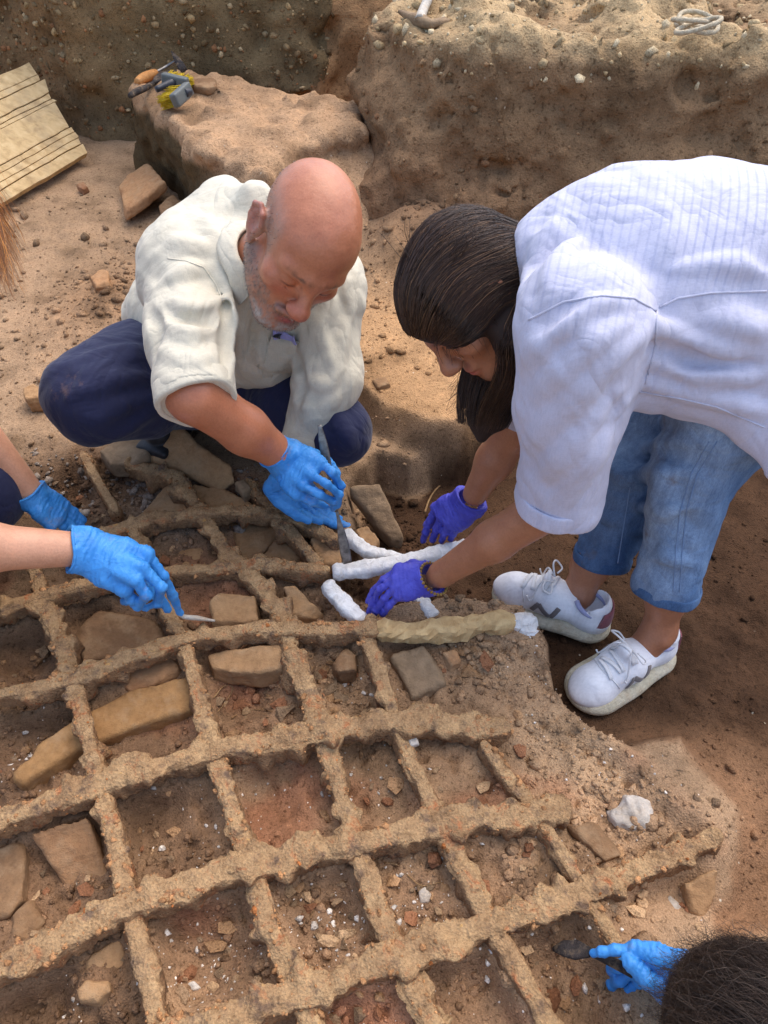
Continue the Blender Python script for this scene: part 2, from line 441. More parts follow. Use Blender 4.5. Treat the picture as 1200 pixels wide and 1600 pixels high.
def ground_z(x, y, fine=True):
    x = np.asarray(x, np.float32); y = np.asarray(y, np.float32)
    near = (np.abs(x) < 2.2) & (y < 3.6) & (y > -0.5)
    g = np.full(x.shape, -0.015, np.float32)
    I = np.nonzero(near); X, Y = x[I], y[I]
    wob = fbm(X, Y, 0, 11, 3) * 0.022
    gd = poly_sd(X, Y, GRID_POLY) + wob
    pd = poly_sd(X, Y, PIT_POLY) + wob * 0.8
    ld = poly_sd(X, Y, LEDGE_POLY) + wob * 1.3
    z = np.full(X.shape, -0.015)
    z += (-0.046 + 0.022 * fbm(X, Y, 5, 6, 2)) * sstep(-gd, -0.02, 0.05)
    # towards the right edge of the grille the soil still covers the bars
    rs = sstep(X - .25 * (Y - .5), -0.10, 0.30) * sstep(-gd, -0.03, 0.03)
    z += 0.030 * rs
    bd = np.full(X.shape, 9.0)
    for k, p in BAR_XY.items(): bd = np.minimum(bd, line_d(X, Y, p))
    z += (0.012 + 0.022 * fbm(X, Y, 3, 10, 2)) * np.exp(-(bd / 0.030) ** 2) * sstep(-gd, -0.03, 0.03)
    for (u, v, r, dz) in HOLES:
        c = PZ(u, v, -0.08)
        rr = np.hypot(X - c[0], Y - c[1]) / r
        z -= dz * np.exp(-rr ** 4) * sstep(bd, 0.012, 0.035)
    lowr = sstep(0.72 - Y, 0, .16) * sstep(X, .2, .4)
    pf = -0.125 + .055 * lowr
    z = z + (np.minimum(z, pf) - z) * sstep(-pd, -0.008 - .03 * lowr, 0.022 + .03 * lowr)
    c = PZ(1080, 1375, -.05); z -= .03 * np.exp(-(((X - c[0]) / .07) ** 2 + ((Y - c[1]) / .05) ** 2))
    z = z + sstep(-pd, 0, .05) * .02 * fbm(X, Y, 1, 3, 2)
    lt = 0.062 + 0.012 * fbm(X, Y, 8, 4, 2)
    z = z + (np.maximum(z, lt) - z) * sstep(-ld, -0.01, 0.035)
    # dirt heap behind the crouching man
    c = PZ(165, 480, 0); z += 0.045 * np.exp(-(((X - c[0]) / 0.17) ** 2 + ((Y - c[1]) / 0.22) ** 2)) * (1 + 0.6 * fbm(X, Y, 2, 18, 3))
    # crumbled spoil below the bank and the ledge
    c = PZ(590, 330, 0); z += 0.05 * np.exp(-(((X - c[0]) / 0.35) ** 2 + ((Y - c[1]) / 0.3) ** 2)) * (1 + 0.8 * fbm(X, Y, 2, 12, 3))
    bkd = np.maximum(0, line_d(X, Y, BANK_FOOT)); z += (0.10 + .07 * fbm(X, Y, 15, 5, 3)) * np.exp(-(bkd / .20) ** 2) * sstep(X, -.12, .05)
    rough = 0.25 + 0.75 * np.maximum(sstep(-gd, 0, 0.05), np.maximum(.15 * sstep(-pd, 0, .05), sstep(fbm(X, Y, 12, 2.5, 2), -.1, .35)))
    if fine:
        z += 0.010 * fbm(X, Y, 0, 9, 3) + rough * (0.012 * fbm(X, Y, 2, 30, 3) + 0.0055 * np.abs(fbm(X, Y, 4, 85, 2)))
        z -= sstep(-gd, 0, .05) * 0.009 * np.maximum(0, fbm(X, Y, 6, 55, 2) - 0.25) * 4
    g[I] = z
    # far terrain stands at the height of the trench edge
    return g + 0.66 * sstep(y, 3.75, 4.4) + np.where(y > 4, 0.05 * vnoise(x * .3, y * .3, 0), 0) + 0.62 * sstep(np.abs(x), 2.6, 3.4) * (y <= 4.4) * (1 - sstep(y, 3.75, 4.4)) + 0.62 * (1 - sstep(y, -2.2, -1.2))
def axis(segs):
    out = [segs[0][0]]
    for a, b, h0, h1 in segs:
        x = a
        while x < b - 1e-6:
            t = (x - a) / (b - a); x = min(b, x + h0 + (h1 - h0) * t); out.append(x)
    return np.array(out)
gx = axis([(-60, -6, 12, 1.2), (-6, -1.5, .5, .03), (-1.5, -1.05, .03, .0055), (-1.05, 1.0, .0052, .0052), (1.0, 1.6, .0055, .03), (1.6, 6, .03, .5), (6, 60, 1.2, 12)])
gy = axis([(-60, -4, 12, 1), (-4, 0.1, 1, .008), (0.1, 1.7, .0052, .0055), (1.7, 3.3, .006, .016), (3.3, 4.6, .03, .05), (4.6, 80, .4, 12)])
GX, GY = np.meshgrid(gx, gy, indexing='ij')
GZ = ground_z(GX, GY)
n0, n1 = GX.shape
ii, jj = np.meshgrid(np.arange(n0 - 1), np.arange(n1 - 1), indexing='ij')
gf = np.stack([ii * n1 + jj, (ii + 1) * n1 + jj, (ii + 1) * n1 + jj + 1, ii * n1 + jj + 1], -1).reshape(-1, 4)
gv = np.stack([GX, GY, GZ], -1).reshape(-1, 3)
def ground_col(x, y):
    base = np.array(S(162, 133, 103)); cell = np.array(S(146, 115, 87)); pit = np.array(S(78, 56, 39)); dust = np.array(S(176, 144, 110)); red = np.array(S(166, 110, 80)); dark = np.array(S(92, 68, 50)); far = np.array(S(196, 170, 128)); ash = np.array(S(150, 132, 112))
    gd = poly_sd(x, y, GRID_POLY); pd = poly_sd(x, y, PIT_POLY) + .05 * fbm(x, y, 4, 13, 4); ld = poly_sd(x, y, LEDGE_POLY)
    n = fbm(x, y, 0, 5, 4)[:, None]; n2 = fbm(x, y, 9, 7, 3)[:, None]; n3 = fbm(x, y, 21, 6, 3)[:, None]
    c = np.tile(base, (len(x), 1)) * (1 + 0.25 * n)
    def mx(c, k, w): return c + (k - c) * np.clip(w, 0, 1)
    def m1(a): return np.asarray(a)[:, None]
    heap = PZ(165, 470, 0); c = mx(c, np.array(S(146, 114, 84)), m1(np.exp(-(((x - heap[0]) / .2) ** 2 + ((y - heap[1]) / .26) ** 2))) * 0.9)
    c = mx(c, np.array(S(138, 106, 78)), m1(sstep(y, 1.65, 2.2) * sstep(x, -.15, .1)) * 0.8)
    g = m1(sstep(-gd, -0.03, 0.04))
    c = mx(c, cell * (1 + 0.3 * n), g)
    c = mx(c, dust * (1 + 0.15 * n), g * m1(sstep(x, 0.1, 0.3)) * 0.55 + g * sstep(n2, 0.05, 0.4) * 0.5)
    bd = np.full(x.shape, 9.0)
    for k, p in BAR_XY.items(): bd = np.minimum(bd, line_d(x, y, p))
    c = mx(c, np.array(S(170, 136, 102)), g * m1(np.exp(-(bd / 0.03) ** 2)) * 0.6)
    c = mx(c, red, g * sstep(n3, 0.18, 0.45) * 0.6)
    c = mx(c, dark, g * m1(sstep(-x, 0.25, 0.45)) * 0.35 + g * sstep(-n3, 0.25, 0.5) * 0.3)
    a0 = PZ(270, 765, 0); c = mx(c, ash, m1(np.exp(-(((x - a0[0]) / .12) ** 2 + ((y - a0[1]) / .12) ** 2))) * 0.9)
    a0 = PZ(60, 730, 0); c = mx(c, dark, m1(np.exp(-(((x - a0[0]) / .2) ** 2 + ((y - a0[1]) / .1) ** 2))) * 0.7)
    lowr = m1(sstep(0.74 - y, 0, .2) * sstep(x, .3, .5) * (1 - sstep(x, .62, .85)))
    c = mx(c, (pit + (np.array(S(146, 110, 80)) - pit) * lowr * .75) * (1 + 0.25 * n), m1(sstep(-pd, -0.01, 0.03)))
    c = mx(c, np.array(S(178, 140, 100)) * (1 + .15 * n), m1(sstep(-ld, 0.0, 0.05)) * m1(1 - sstep(y, 1.75, 2.3)))
    c = mx(c, far, m1(sstep(y, 3.6, 4.2)))
    return np.clip(c, 0.01, 1)
M_SOIL = soil_mat('soil')
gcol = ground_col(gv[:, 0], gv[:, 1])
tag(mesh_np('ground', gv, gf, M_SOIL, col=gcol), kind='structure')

# ---- earth banks and the block: solid volumes with crumbled faces
def earth(name, lo, hi, h, build, disp, colfn, mat):
    v = Vol(lo, hi, h); build(v); v.disp(disp, 0.14); P, F = v.net()
    return mesh_np(name, P, F, mat, col=colfn(P))
def bankish(x, y, z):
    w = fbm(x, y, z, 3.2, 2)
    return 0.10 * fbm(x, y, z, 2.6, 3) + (0.075 + .05 * w) * fbm(x, y, z, 8, 3) + 0.05 * np.abs(fbm(x, y, z, 19, 3)) - .06 * np.maximum(0, fbm(x, y, z, 11, 2) - .22)
def extrude_poly(vol, poly, ztop, zbot, slope=0.0, rad=0.05):
    """prism of a plan outline whose sides lean out by slope per metre down"""
    X = vol.ax[0][:, None]; Y = vol.ax[1][None, :]
    sd = poly_sd(X + 0 * Y, Y + 0 * X, poly).astype(np.float32)
    Z = vol.ax[2][None, None, :]
    a = sd[:, :, None] - slope * np.maximum(0, ztop - Z) + rad
    zt = ztop if not callable(ztop) else ztop
    b = Z - zt + rad
    d = np.sqrt(np.maximum(a, 0) ** 2 + np.maximum(b, 0) ** 2) + np.minimum(np.maximum(a, b), 0) - rad
    d = np.maximum(d, zbot - Z)
    vol.D = np.minimum(vol.D, d.astype(np.float32))
def bank_col(P):
    n = fbm(P[:, 0], P[:, 1], P[:, 2], 3, 4)[:, None]; n2 = fbm(P[:, 0], P[:, 1], P[:, 2] * 2, 1.7, 3)[:, None]
    c = np.array(S(138, 109, 79)) * (1 + 0.3 * n)
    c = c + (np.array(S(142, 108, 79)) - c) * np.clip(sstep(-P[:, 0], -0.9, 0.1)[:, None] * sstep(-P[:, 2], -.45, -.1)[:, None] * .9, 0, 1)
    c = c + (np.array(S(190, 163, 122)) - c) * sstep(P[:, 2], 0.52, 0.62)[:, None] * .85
    return np.clip(c, 0.01, 1)
M_BANK = soil_mat('bank_soil', sc=0.6, bump=0.9)
bank_plan = [PY(590, 200, 2.85)[:2], PY(645, 200, 2.50)[:2], PY(800, 200, 2.40)[:2], PY(1000, 200, 2.36)[:2], PY(1200, 200, 2.28)[:2], (2.2, 2.05), (3.4, 1.2), (3.4, 4.2), (0.35, 4.2), (0.2, 3.5), (0.12, 3.2)]
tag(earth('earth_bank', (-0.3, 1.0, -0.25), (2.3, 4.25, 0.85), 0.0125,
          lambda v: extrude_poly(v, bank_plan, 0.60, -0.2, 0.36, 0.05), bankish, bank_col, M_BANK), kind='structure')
def wall_col(P):
    n = fbm(P[:, 0], P[:, 1], P[:, 2], 4, 4)[:, None]
    c = np.array(S(128, 106, 74)) * (1 + 0.3 * n)
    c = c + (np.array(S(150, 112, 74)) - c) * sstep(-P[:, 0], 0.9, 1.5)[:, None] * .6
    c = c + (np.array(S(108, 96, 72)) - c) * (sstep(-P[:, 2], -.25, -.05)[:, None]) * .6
    return np.clip(c, 0.01, 1)
M_WALL = soil_mat('section_soil', sc=0.8, bump=1.0)
wall_plan = [(-4.2, 4.6), (-2.4, 3.75), PZ(60, 185)[:2] + V(-.1, .15), PZ(150, 215)[:2] + V(0, .1), (-0.75, 3.42), (-0.25, 3.40), (-0.10, 3.62), (-0.05, 4.2), (0.0, 5.2), (-4.2, 5.2)]
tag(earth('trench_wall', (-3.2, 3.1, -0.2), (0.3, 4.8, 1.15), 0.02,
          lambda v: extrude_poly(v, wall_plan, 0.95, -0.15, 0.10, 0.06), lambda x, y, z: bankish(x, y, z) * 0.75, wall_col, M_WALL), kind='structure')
# the gap between wall and bank: a rising shelf with the pick on it
tag(earth('gully_shelf', (-0.5, 2.95, -0.2), (0.7, 4.4, 0.75), 0.016,
          lambda v: (extrude_poly(v, [(-0.4, 3.42), (-0.05, 3.38), (0.2, 3.3), (0.6, 3.2), (0.6, 4.3), (-0.4, 4.3)], 0.53, -0.15, 0.25, 0.08)),
          lambda x, y, z: bankish(x, y, z) * 0.7, lambda P: np.clip(np.array(S(168, 128, 88)) * (1 + .25 * fbm(P[:, 0], P[:, 1], P[:, 2], 4, 3)[:, None]), 0.01, 1), M_BANK), kind='structure')
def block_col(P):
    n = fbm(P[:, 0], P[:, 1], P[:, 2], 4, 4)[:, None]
    c = np.array(S(92, 76, 52)) * (1 + 0.25 * n)  # shade of the left face, painted in as a darker soil colour
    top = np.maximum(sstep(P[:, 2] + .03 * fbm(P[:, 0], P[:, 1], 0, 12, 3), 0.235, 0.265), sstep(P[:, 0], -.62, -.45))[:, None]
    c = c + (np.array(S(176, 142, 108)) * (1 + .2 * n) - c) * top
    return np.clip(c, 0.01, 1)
blk = [PZ(193, 135, .29)[:2], PZ(246, 172, .29)[:2], PZ(312, 240, .29)[:2], PZ(415, 278, .29)[:2], PZ(460, 235, .29)[:2], PZ(560, 205, .29)[:2], PZ(575, 165, .29)[:2], PZ(420, 128, .29)[:2], PZ(300, 112, .29)[:2]]
blk2 = [PZ(430, 225, .24)[:2], PZ(500, 255, .24)[:2], PZ(585, 225, .24)[:2], PZ(600, 180, .24)[:2], PZ(480, 180, .24)[:2]]
def build_block(v):
    extrude_poly(v, blk, 0.30, -0.1, 0.03, 0.03)
    w = Vol(v.lo, v.lo + (v.n - 1) * v.h, v.h); extrude_poly(w, blk2, 0.25, -0.1, 1.15, 0.10)
    n = np.minimum(v.D.shape, w.D.shape); v.D = np.minimum(v.D[:n[0], :n[1], :n[2]], w.D[:n[0], :n[1], :n[2]]); v.ax = [v.ax[i][:n[i]] for i in range(3)]; v.n = n
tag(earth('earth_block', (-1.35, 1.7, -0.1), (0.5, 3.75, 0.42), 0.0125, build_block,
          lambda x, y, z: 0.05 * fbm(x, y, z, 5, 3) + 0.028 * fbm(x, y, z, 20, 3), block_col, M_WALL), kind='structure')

# ================================================================== THE RUSTED GRILLE
def rust_mat():
    t = NT('rusted_iron_crust')
    n1 = t.noise(14, 8, 0.7); n2 = t.noise(60, 8, 0.72); n3 = t.noise(240, 5, 0.65); n4 = t.noise(22, 4, .6, dist=.6)
    c = t.ramp(n1, [(0.25, S(118, 92, 68)), (0.42, S(164, 131, 95)), (0.6, S(184, 150, 109)), (0.78, S(196, 163, 120))])
    geo = t.n('ShaderNodeNewGeometry'); sep = t.n('ShaderNodeSeparateXYZ'); t.l(geo.outputs['Normal'], sep.inputs[0])
    crust = t.ramp(sep.outputs['Z'], [(0.25, (1, 1, 1)), (0.75, (0, 0, 0))])                       # dust lies on top, bare rust crust on the flanks
    rust = t.ramp(t.noise(40, 6, .7), [(0.3, S(104, 78, 60)), (0.5, S(148, 110, 78)), (0.7, S(176, 136, 96))])
    c = t.mix(c, rust, t.mix(crust, (.65, .65, .65), 1.0, 'MULTIPLY'))
    c = t.mix(c, S(180, 100, 58), t.ramp(t.noise(30, 6, .7, dist=.8), [(0.56, (0, 0, 0)), (0.70, (.75, .75, .75))]))
    c = t.mix(c, S(98, 80, 70), t.ramp(t.noise(33, 4, .6), [(0.56, (0, 0, 0)), (0.70, (.8, .8, .8))]))
    c = t.mix(c, S(208, 160, 92), t.ramp(t.noise(48, 3, .6), [(0.68, (0, 0, 0)), (0.76, (.7, .7, .7))]))
    c = t.mix(c, t.ramp(n2, [(0.3, (0.5, 0.45, 0.42)), (0.5, (1, 1, 1)), (0.7, (1.25, 1.25, 1.22))]), 0.75, 'MULTIPLY')
    c = t.mix(c, t.ramp(n3, [(0.35, (0.65, 0.62, 0.6)), (0.6, (1.15, 1.15, 1.15))]), 0.35, 'MULTIPLY')
    vo = t.n('ShaderNodeTexVoronoi'); vo.inputs['Scale'].default_value = 230; t.l(t.co(), vo.inputs['Vector'])
    nb = t.bump(n2, 0.45, 0.004); nb = t.bump(vo.outputs['Distance'], 0.7, 0.0035, nb); nb = t.bump(n3, 0.9, 0.002, nb)
    return t.out(c, 0.95, nb, 0.12)
M_RUST = rust_mat()
def rprof(m=28, e=0.55):
    a = np.arange(m) / m * 2 * math.pi + math.pi / m
    c, s = np.cos(a), np.sin(a)
    return np.stack([np.sign(c) * np.abs(c) ** e, np.sign(s) * np.abs(s) ** e], -1)
grille = empty('iron_grille', PZ(450, 1150, -0.06))
tag(grille, 'rusted iron grille of crossing bars half buried in the excavated soil', 'iron grille')
PROF = rprof(30, .40)
for bi, (k, (px, hw, drop, rough)) in enumerate(BARS.items()):
    zc = 0.004 if k[0] == 'r' else -0.003
    pts = np.array([PZ(u, v, zc) for u, v in px])
    pts = resample(pts, 0.0042)
    n = len(pts)
    s = np.arange(n) * 0.0042
    w = hw * (1 + 0.38 * rough * fbm(s, bi * 3.1, 0, 9, 3) + .30 * rough * np.maximum(0, fbm(s, bi * 2.2, 7, 22, 2)))
    pts[:, 2] += 0.008 * rough * fbm(s, bi * 7.7, 5, 6, 3) - 0.0165
    e = np.minimum(s, s[-1] - s); w *= 0.45 + 0.55 * np.clip(e / 0.02, 0, 1) ** .5
    pts[:, :2] += 0.006 * rough * np.stack([fbm(s, bi, 20, 8, 2), fbm(s, bi, 40, 8, 2)], -1)
    v, f = sweep(pts, PROF, np.stack([w, np.full(n, 0.0205)], -1))
    x, y, z = v.T
    c = np.repeat(np.vstack([pts[:1], pts, pts[-1:]]), len(PROF), axis=0)
    nr = v - c; nr /= np.linalg.norm(nr, axis=1, keepdims=True) + 1e-6
    lump = np.maximum(0, fbm(x, y, z * .8, 34, 2) - 0.08)
    topf = np.where(nr[:, 2] > .75, .45, 1.0)
    d = rough * topf * (0.009 * fbm(x, y, z, 24, 3) + 0.034 * lump + 0.0085 * np.abs(fbm(x, y, z, 95, 3))) - 0.004 * np.maximum(0, fbm(x, y, z, 60, 2)) * rough
    v = v + nr * d[:, None]
    adopt(grille, mesh_np('bar', v, f, M_RUST))

# ================================================================== STONES
def stone_mat(name, c1, c2, sc=1.0, rough=0.9):
    t = NT(name)
    n1 = t.noise(11 * sc, 7, 0.65); n2 = t.noise(75 * sc, 7, 0.7); n3 = t.noise(350 * sc, 3, .6)
    c = t.ramp(n1, [(0.3, c1), (0.7, c2)])
    c = t.mix(c, t.ramp(n2, [(0.3, (0.68, 0.66, 0.64)), (0.55, (1, 1, 1)), (0.75, (1.15, 1.15, 1.15))]), 0.8, 'MULTIPLY')
    c = t.mix(c, S(178, 150, 116), t.ramp(t.noise(19 * sc, 6, .7), [(0.5, (0, 0, 0)), (0.72, (.6, .6, .6))]))
    lay = t.noise(30 * sc, 5, .7, t.co((.35, .35, 2.4)), .6)
    nb = t.bump(lay, .5, .006); nb = t.bump(n2, 0.9, 0.004, nb); nb = t.bump(n3, 0.8, 0.0012, nb)
    return t.out(c, rough, nb, 0.2)
M_SAND = stone_mat('tan_sandstone', S(160, 122, 84), S(188, 150, 108))
M_BROWN = stone_mat('brown_stone', S(122, 92, 66), S(152, 118, 84))
M_BRICK = stone_mat('fired_brick', S(160, 116, 80), S(188, 146, 104))
M_GREY = stone_mat('grey_stone', S(126, 104, 80), S(154, 130, 102))
M_BLOCK = stone_mat('ochre_block', S(152, 112, 70), S(182, 140, 92))
M_PLASTER = stone_mat('lime_plaster', S(182, 168, 150), S(222, 214, 202))
M_RED = stone_mat('reddish_slab', S(140, 96, 68), S(160, 116, 84))
def stone(name, label, cat, poly, z, th, mat, rad=0.009, amp=0.0065, h=None, group=None, slope=0.0):
    """poly: photo pixels of the upper face, z one height or one per corner, th thickness"""
    zz = [z] * len(poly) if np.isscalar(z) else z
    P = np.array([PZ(u, v, a) for (u, v), a in zip(poly, zz)])
    A = np.c_[P[:, :2], np.ones(len(P))]; co = np.linalg.lstsq(A, P[:, 2], rcond=None)[0]
    lo = P.min(0) - 0.02; hi = P.max(0) + 0.02; lo[2] = P[:, 2].min() - th - 0.02
    sz = (hi - lo).max()
    h = h or max(0.0016, min(0.0065, sz / 48)); amp = amp * min(1, sz / .10); rad = min(rad, th * .3)
    lo -= rad; hi += rad + th * slope
    vol = Vol(lo - th * slope, hi, h)
    X = vol.ax[0][:, None]; Y = vol.ax[1][None, :]
    sd = poly_sd(X + 0 * Y, Y + 0 * X, P[:, :2])[:, :, None]
    Z = vol.ax[2][None, None, :]
    top = co[0] * X[:, :, None] + co[1] * Y[:, :, None] + co[2]
    cz = 1 / math.sqrt(1 + co[0] ** 2 + co[1] ** 2)
    b = np.maximum((Z - top) * cz, (top - th - Z) * cz) + rad
    a = sd - slope * np.maximum(0, top - Z) + rad
    d = np.sqrt(np.maximum(a, 0) ** 2 + np.maximum(b, 0) ** 2) + np.minimum(np.maximum(a, b), 0) - rad
    rr_ = np.random.RandomState(sum(map(ord, label)) + len(poly))
    for _ in range(9):
        n_ = unit(np.r_[rr_.normal(0, 1, 2), abs(rr_.normal(0, .55))]); ext = (P @ n_).max() - (1 - 0.0) * 0
        cut = rr_.uniform(.001, .11) * min(.10, sz * .6)
        d = np.maximum(d, X[:, :, None] * n_[0] + Y[:, :, None] * n_[1] + Z * n_[2] - ext + cut)
    vol.D = d.astype(np.float32)
    sx = sum(map(ord, label)) % 97
    vol.disp(lambda x, y, z: amp * (1.0 * fbm(x + sx, y, z, 14, 2) + 0.9 * np.abs(fbm(x, y + sx, z, 38, 3))), 0.03)
    v, f = biggest(*vol.net())
    o = mesh_np(name, v, f, mat)
    return tag(o, label, cat, group or 'loose stones of the dig')
STONES = [
 ('brick', 'flat tan brick propped on edge by the earth block', 'brick', [(184, 290), (198, 268), (212, 265), (232, 254), (258, 282), (230, 302), (194, 330)], [.03, .05, .055, .075, .10, .085, .04], .04, M_BRICK),
 ('stone', 'dark squat stone in the shadow behind the propped brick', 'stone', [(245, 318), (270, 300), (300, 330), (290, 348), (255, 345)], .05, .07, M_BROWN),
 ('stone', 'small red pebble below the lower end of the wooden board', 'stone', [(118, 287), (130, 284), (138, 290), (126, 297)], .012, .03, M_RED),
 ('stone', 'pale stone lying in the dirt heap behind the crouching man', 'stone', [(138, 428), (158, 418), (173, 424), (170, 440), (148, 446)], .05, .05, M_BRICK),
 ('stone', 'round tan stone at the left edge near the crouching knee', 'stone', [(30, 604), (52, 596), (68, 606), (66, 622), (38, 626)], .03, .05, M_SAND),
 ('flat_stone', 'large tan slab leaning under the crouching man\'s forearm', 'stone slab', [(228, 720), (253, 667), (284, 662), (316, 690), (360, 718), (372, 752), (345, 762), (268, 732)], [-.01, .045, .05, .045, .035, .0, -.01, -.01], .03, M_SAND),
 ('flat_stone', 'flat triangular tan slab behind the top bar, below the curved rusty rod', 'stone slab', [(216, 800), (260, 750), (308, 792), (300, 802)], -.025, .04, M_SAND),
 ('flat_stone', 'thin tan slab between the curved rod and the gloved hands of the man', 'stone slab', [(312, 792), (292, 750), (345, 760), (405, 788), (420, 797)], -.02, .04, M_SAND),
 ('stone', 'grey boulder at the back left, between leaning bar and dark trousers', 'stone', [(150, 704), (190, 680), (238, 676), (232, 712), (210, 724), (172, 726)], .01, .05, M_GREY),
 ('tile', 'dusty tile floor of the cell right of the pointing blue glove', 'tile', [(214, 832), (326, 822), (350, 878), (250, 894)], -.062, .03, M_SAND),
 ('tile', 'cracked dusty tile floor in the second cell of the top row', 'tile', [(358, 812), (446, 826), (404, 868), (376, 876)], -.055, .03, M_SAND),
 ('tile', 'pointed half of the cracked tile in the second cell of the top row', 'tile', [(400, 876), (432, 836), (455, 842), (480, 872), (440, 880)], -.05, .03, M_SAND),
 ('stone', 'pale flat stone under the tip of the spatula', 'stone', [(478, 836), (518, 832), (536, 850), (534, 884), (498, 880)], -.012, .04, M_SAND),
 ('stone', 'yellowish lump between the man\'s gloves and the bandaged rods', 'stone', [(553, 822), (574, 818), (592, 842), (584, 854), (558, 838)], 0.0, .06, M_SAND),
 ('flat_stone', 'grey brown slab sloping into the pit right of the man\'s knee', 'stone slab', [(544, 758), (594, 752), (634, 842), (616, 850), (570, 800)], [0, -.005, -.09, -.09, -.05], .05, M_GREY),
 ('stone', 'rounded tan block in the cell right of the pointing finger', 'stone block', [(322, 940), (338, 924), (398, 923), (410, 968), (330, 976)], -.012, .07, M_SAND),
 ('stone', 'wedge of tan stone leaning in the cell beside the bandaged rods', 'stone', [(438, 912), (462, 908), (512, 958), (500, 966), (452, 960)], [-.01, -.01, -.05, -.05, -.03], .05, M_SAND),
 ('flat_stone', 'brown slab in the shadow below the pointing blue glove', 'stone slab', [(112, 990), (150, 950), (244, 958), (262, 1000), (212, 1018), (130, 1036)], -.045, .05, M_BROWN),
 ('stone', 'layered rock ledge below the long third bar', 'stone', [(322, 1018), (352, 1008), (440, 1002), (448, 1042), (405, 1050), (330, 1044)], -.02, .06, M_SAND),
 ('dressed_stone', 'long dressed stone block with an orange end across two cells', 'stone block', [(10, 1212), (60, 1160), (130, 1116), (215, 1068), (290, 1050), (308, 1072), (306, 1105), (200, 1140), (110, 1176), (34, 1226)], -.035, .15, M_BLOCK),
 ('stone', 'reddish stone wedged behind the long dressed block', 'stone', [(166, 1052), (272, 1016), (288, 1046), (204, 1082)], -.05, .08, M_BRICK),
 ('flat_stone', 'brown upright slab in the lower left cell', 'stone slab', [(40, 1296), (138, 1262), (178, 1395), (108, 1398)], [-.03, -.03, -.11, -.11], .05, M_BRICK),
 ('stone', 'brown stone at the left edge below the fourth long bar', 'stone', [(-30, 1330), (34, 1310), (42, 1400), (12, 1432), (-40, 1440)], -.06, .06, M_BROWN),
 ('stone', 'split stone above the dark hole at the lower left', 'stone', [(14, 1432), (46, 1408), (66, 1440), (40, 1474), (18, 1468)], -.06, .05, M_BROWN),
 ('stone', 'pale rock lying in the bottom left cell', 'stone', [(120, 1546), (134, 1530), (168, 1532), (172, 1548), (150, 1566), (122, 1562)], -.035, .035, M_SAND),
 ('stone', 'tan sloping stone behind the pale rock at the bottom left', 'stone', [(130, 1500), (190, 1460), (212, 1560), (180, 1590), (140, 1570)], [-.05, -.04, -.08, -.09, -.08], .05, M_SAND),
 ('stone', 'wedge shaped grey stone in the cell below the paper wrapped bar', 'stone', [(606, 1020), (664, 1004), (704, 1064), (644, 1090)], [-.025, -.02, -.03, -.04], .06, M_GREY),
 ('stone', 'round dark clod in the cell left of the wedge shaped stone', 'stone', [(518, 1036), (540, 1012), (560, 1022), (556, 1048), (530, 1052)], -.03, .05, M_BROWN),
 ('stone', 'triangular tan stone at the far right end of the grille', 'stone', [(1068, 1372), (1126, 1352), (1122, 1392), (1104, 1442), (1078, 1430)], [-.02, -.01, -.03, -.05, -.05], .07, M_SAND),
 ('stone', 'white crusted stone left of the triangular stone', 'stone', [(1026, 1402), (1048, 1396), (1068, 1416), (1050, 1438), (1030, 1424)], -.055, .04, M_PLASTER),
 ('stone', 'broad white limed stone in the soil right of the grille', 'stone', [(950, 1262), (976, 1242), (1016, 1250), (1030, 1290), (1004, 1304), (964, 1290)], -.022, .04, M_PLASTER, .012, .016),
 ('flat_stone', 'flat reddish slab at the right edge below the dark pit', 'stone slab', [(1120, 1300), (1150, 1282), (1230, 1310), (1230, 1440), (1110, 1446)], -.085, .05, M_RED),
 ('flat_stone', 'buried tan slab beside the end of the fifth bar', 'stone slab', [(882, 1284), (930, 1280), (980, 1338), (944, 1352)], -.025, .04, M_BROWN),
 ('stone', 'chalky white chunk in the lower middle cell', 'stone', [(654, 1390), (664, 1384), (676, 1398), (668, 1412), (656, 1410)], -.035, .02, M_PLASTER),
 ('stone', 'long white splinter in the bottom right cell', 'stone', [(770, 1502), (784, 1500), (824, 1540), (818, 1552)], -.04, .03, M_PLASTER),
 ('stone', 'white lump on the crossing of the fourth bar', 'stone', [(634, 1150), (654, 1146), (660, 1160), (640, 1168)], .008, .02, M_PLASTER),
 ('stone', 'chalky chunk in the cell right of the rusty lumps at the bottom', 'stone', [(290, 1536), (302, 1530), (314, 1542), (300, 1552)], -.075, .02, M_PLASTER),
 ('stone', 'round white pebble in the dark lower cell', 'stone', [(514, 1468), (524, 1460), (532, 1470), (524, 1480)], -.06, .02, M_PLASTER),
 ('stone', 'pinkish stone in the bottom cell beside the chalky chunk', 'stone', [(258, 1512), (272, 1504), (284, 1530), (274, 1546), (262, 1536)], -.075, .03, M_BRICK),
 ('stone', 'pale flake beside the wedge shaped grey stone', 'stone', [(690, 1016), (712, 1010), (722, 1030), (704, 1042)], -.015, .03, M_BRICK),
 ('stone', 'grey lump of mortar beside the man\'s blue gloves', 'stone', [(366, 752), (384, 744), (394, 760), (380, 770)], .01, .04, M_GREY),
 ('stone', 'small tan cobble at the foot of the mound', 'stone', [(580, 590), (604, 584), (612, 600), (590, 606)], .072, .03, M_BROWN),
]
for a in STONES:
    stone(*a)

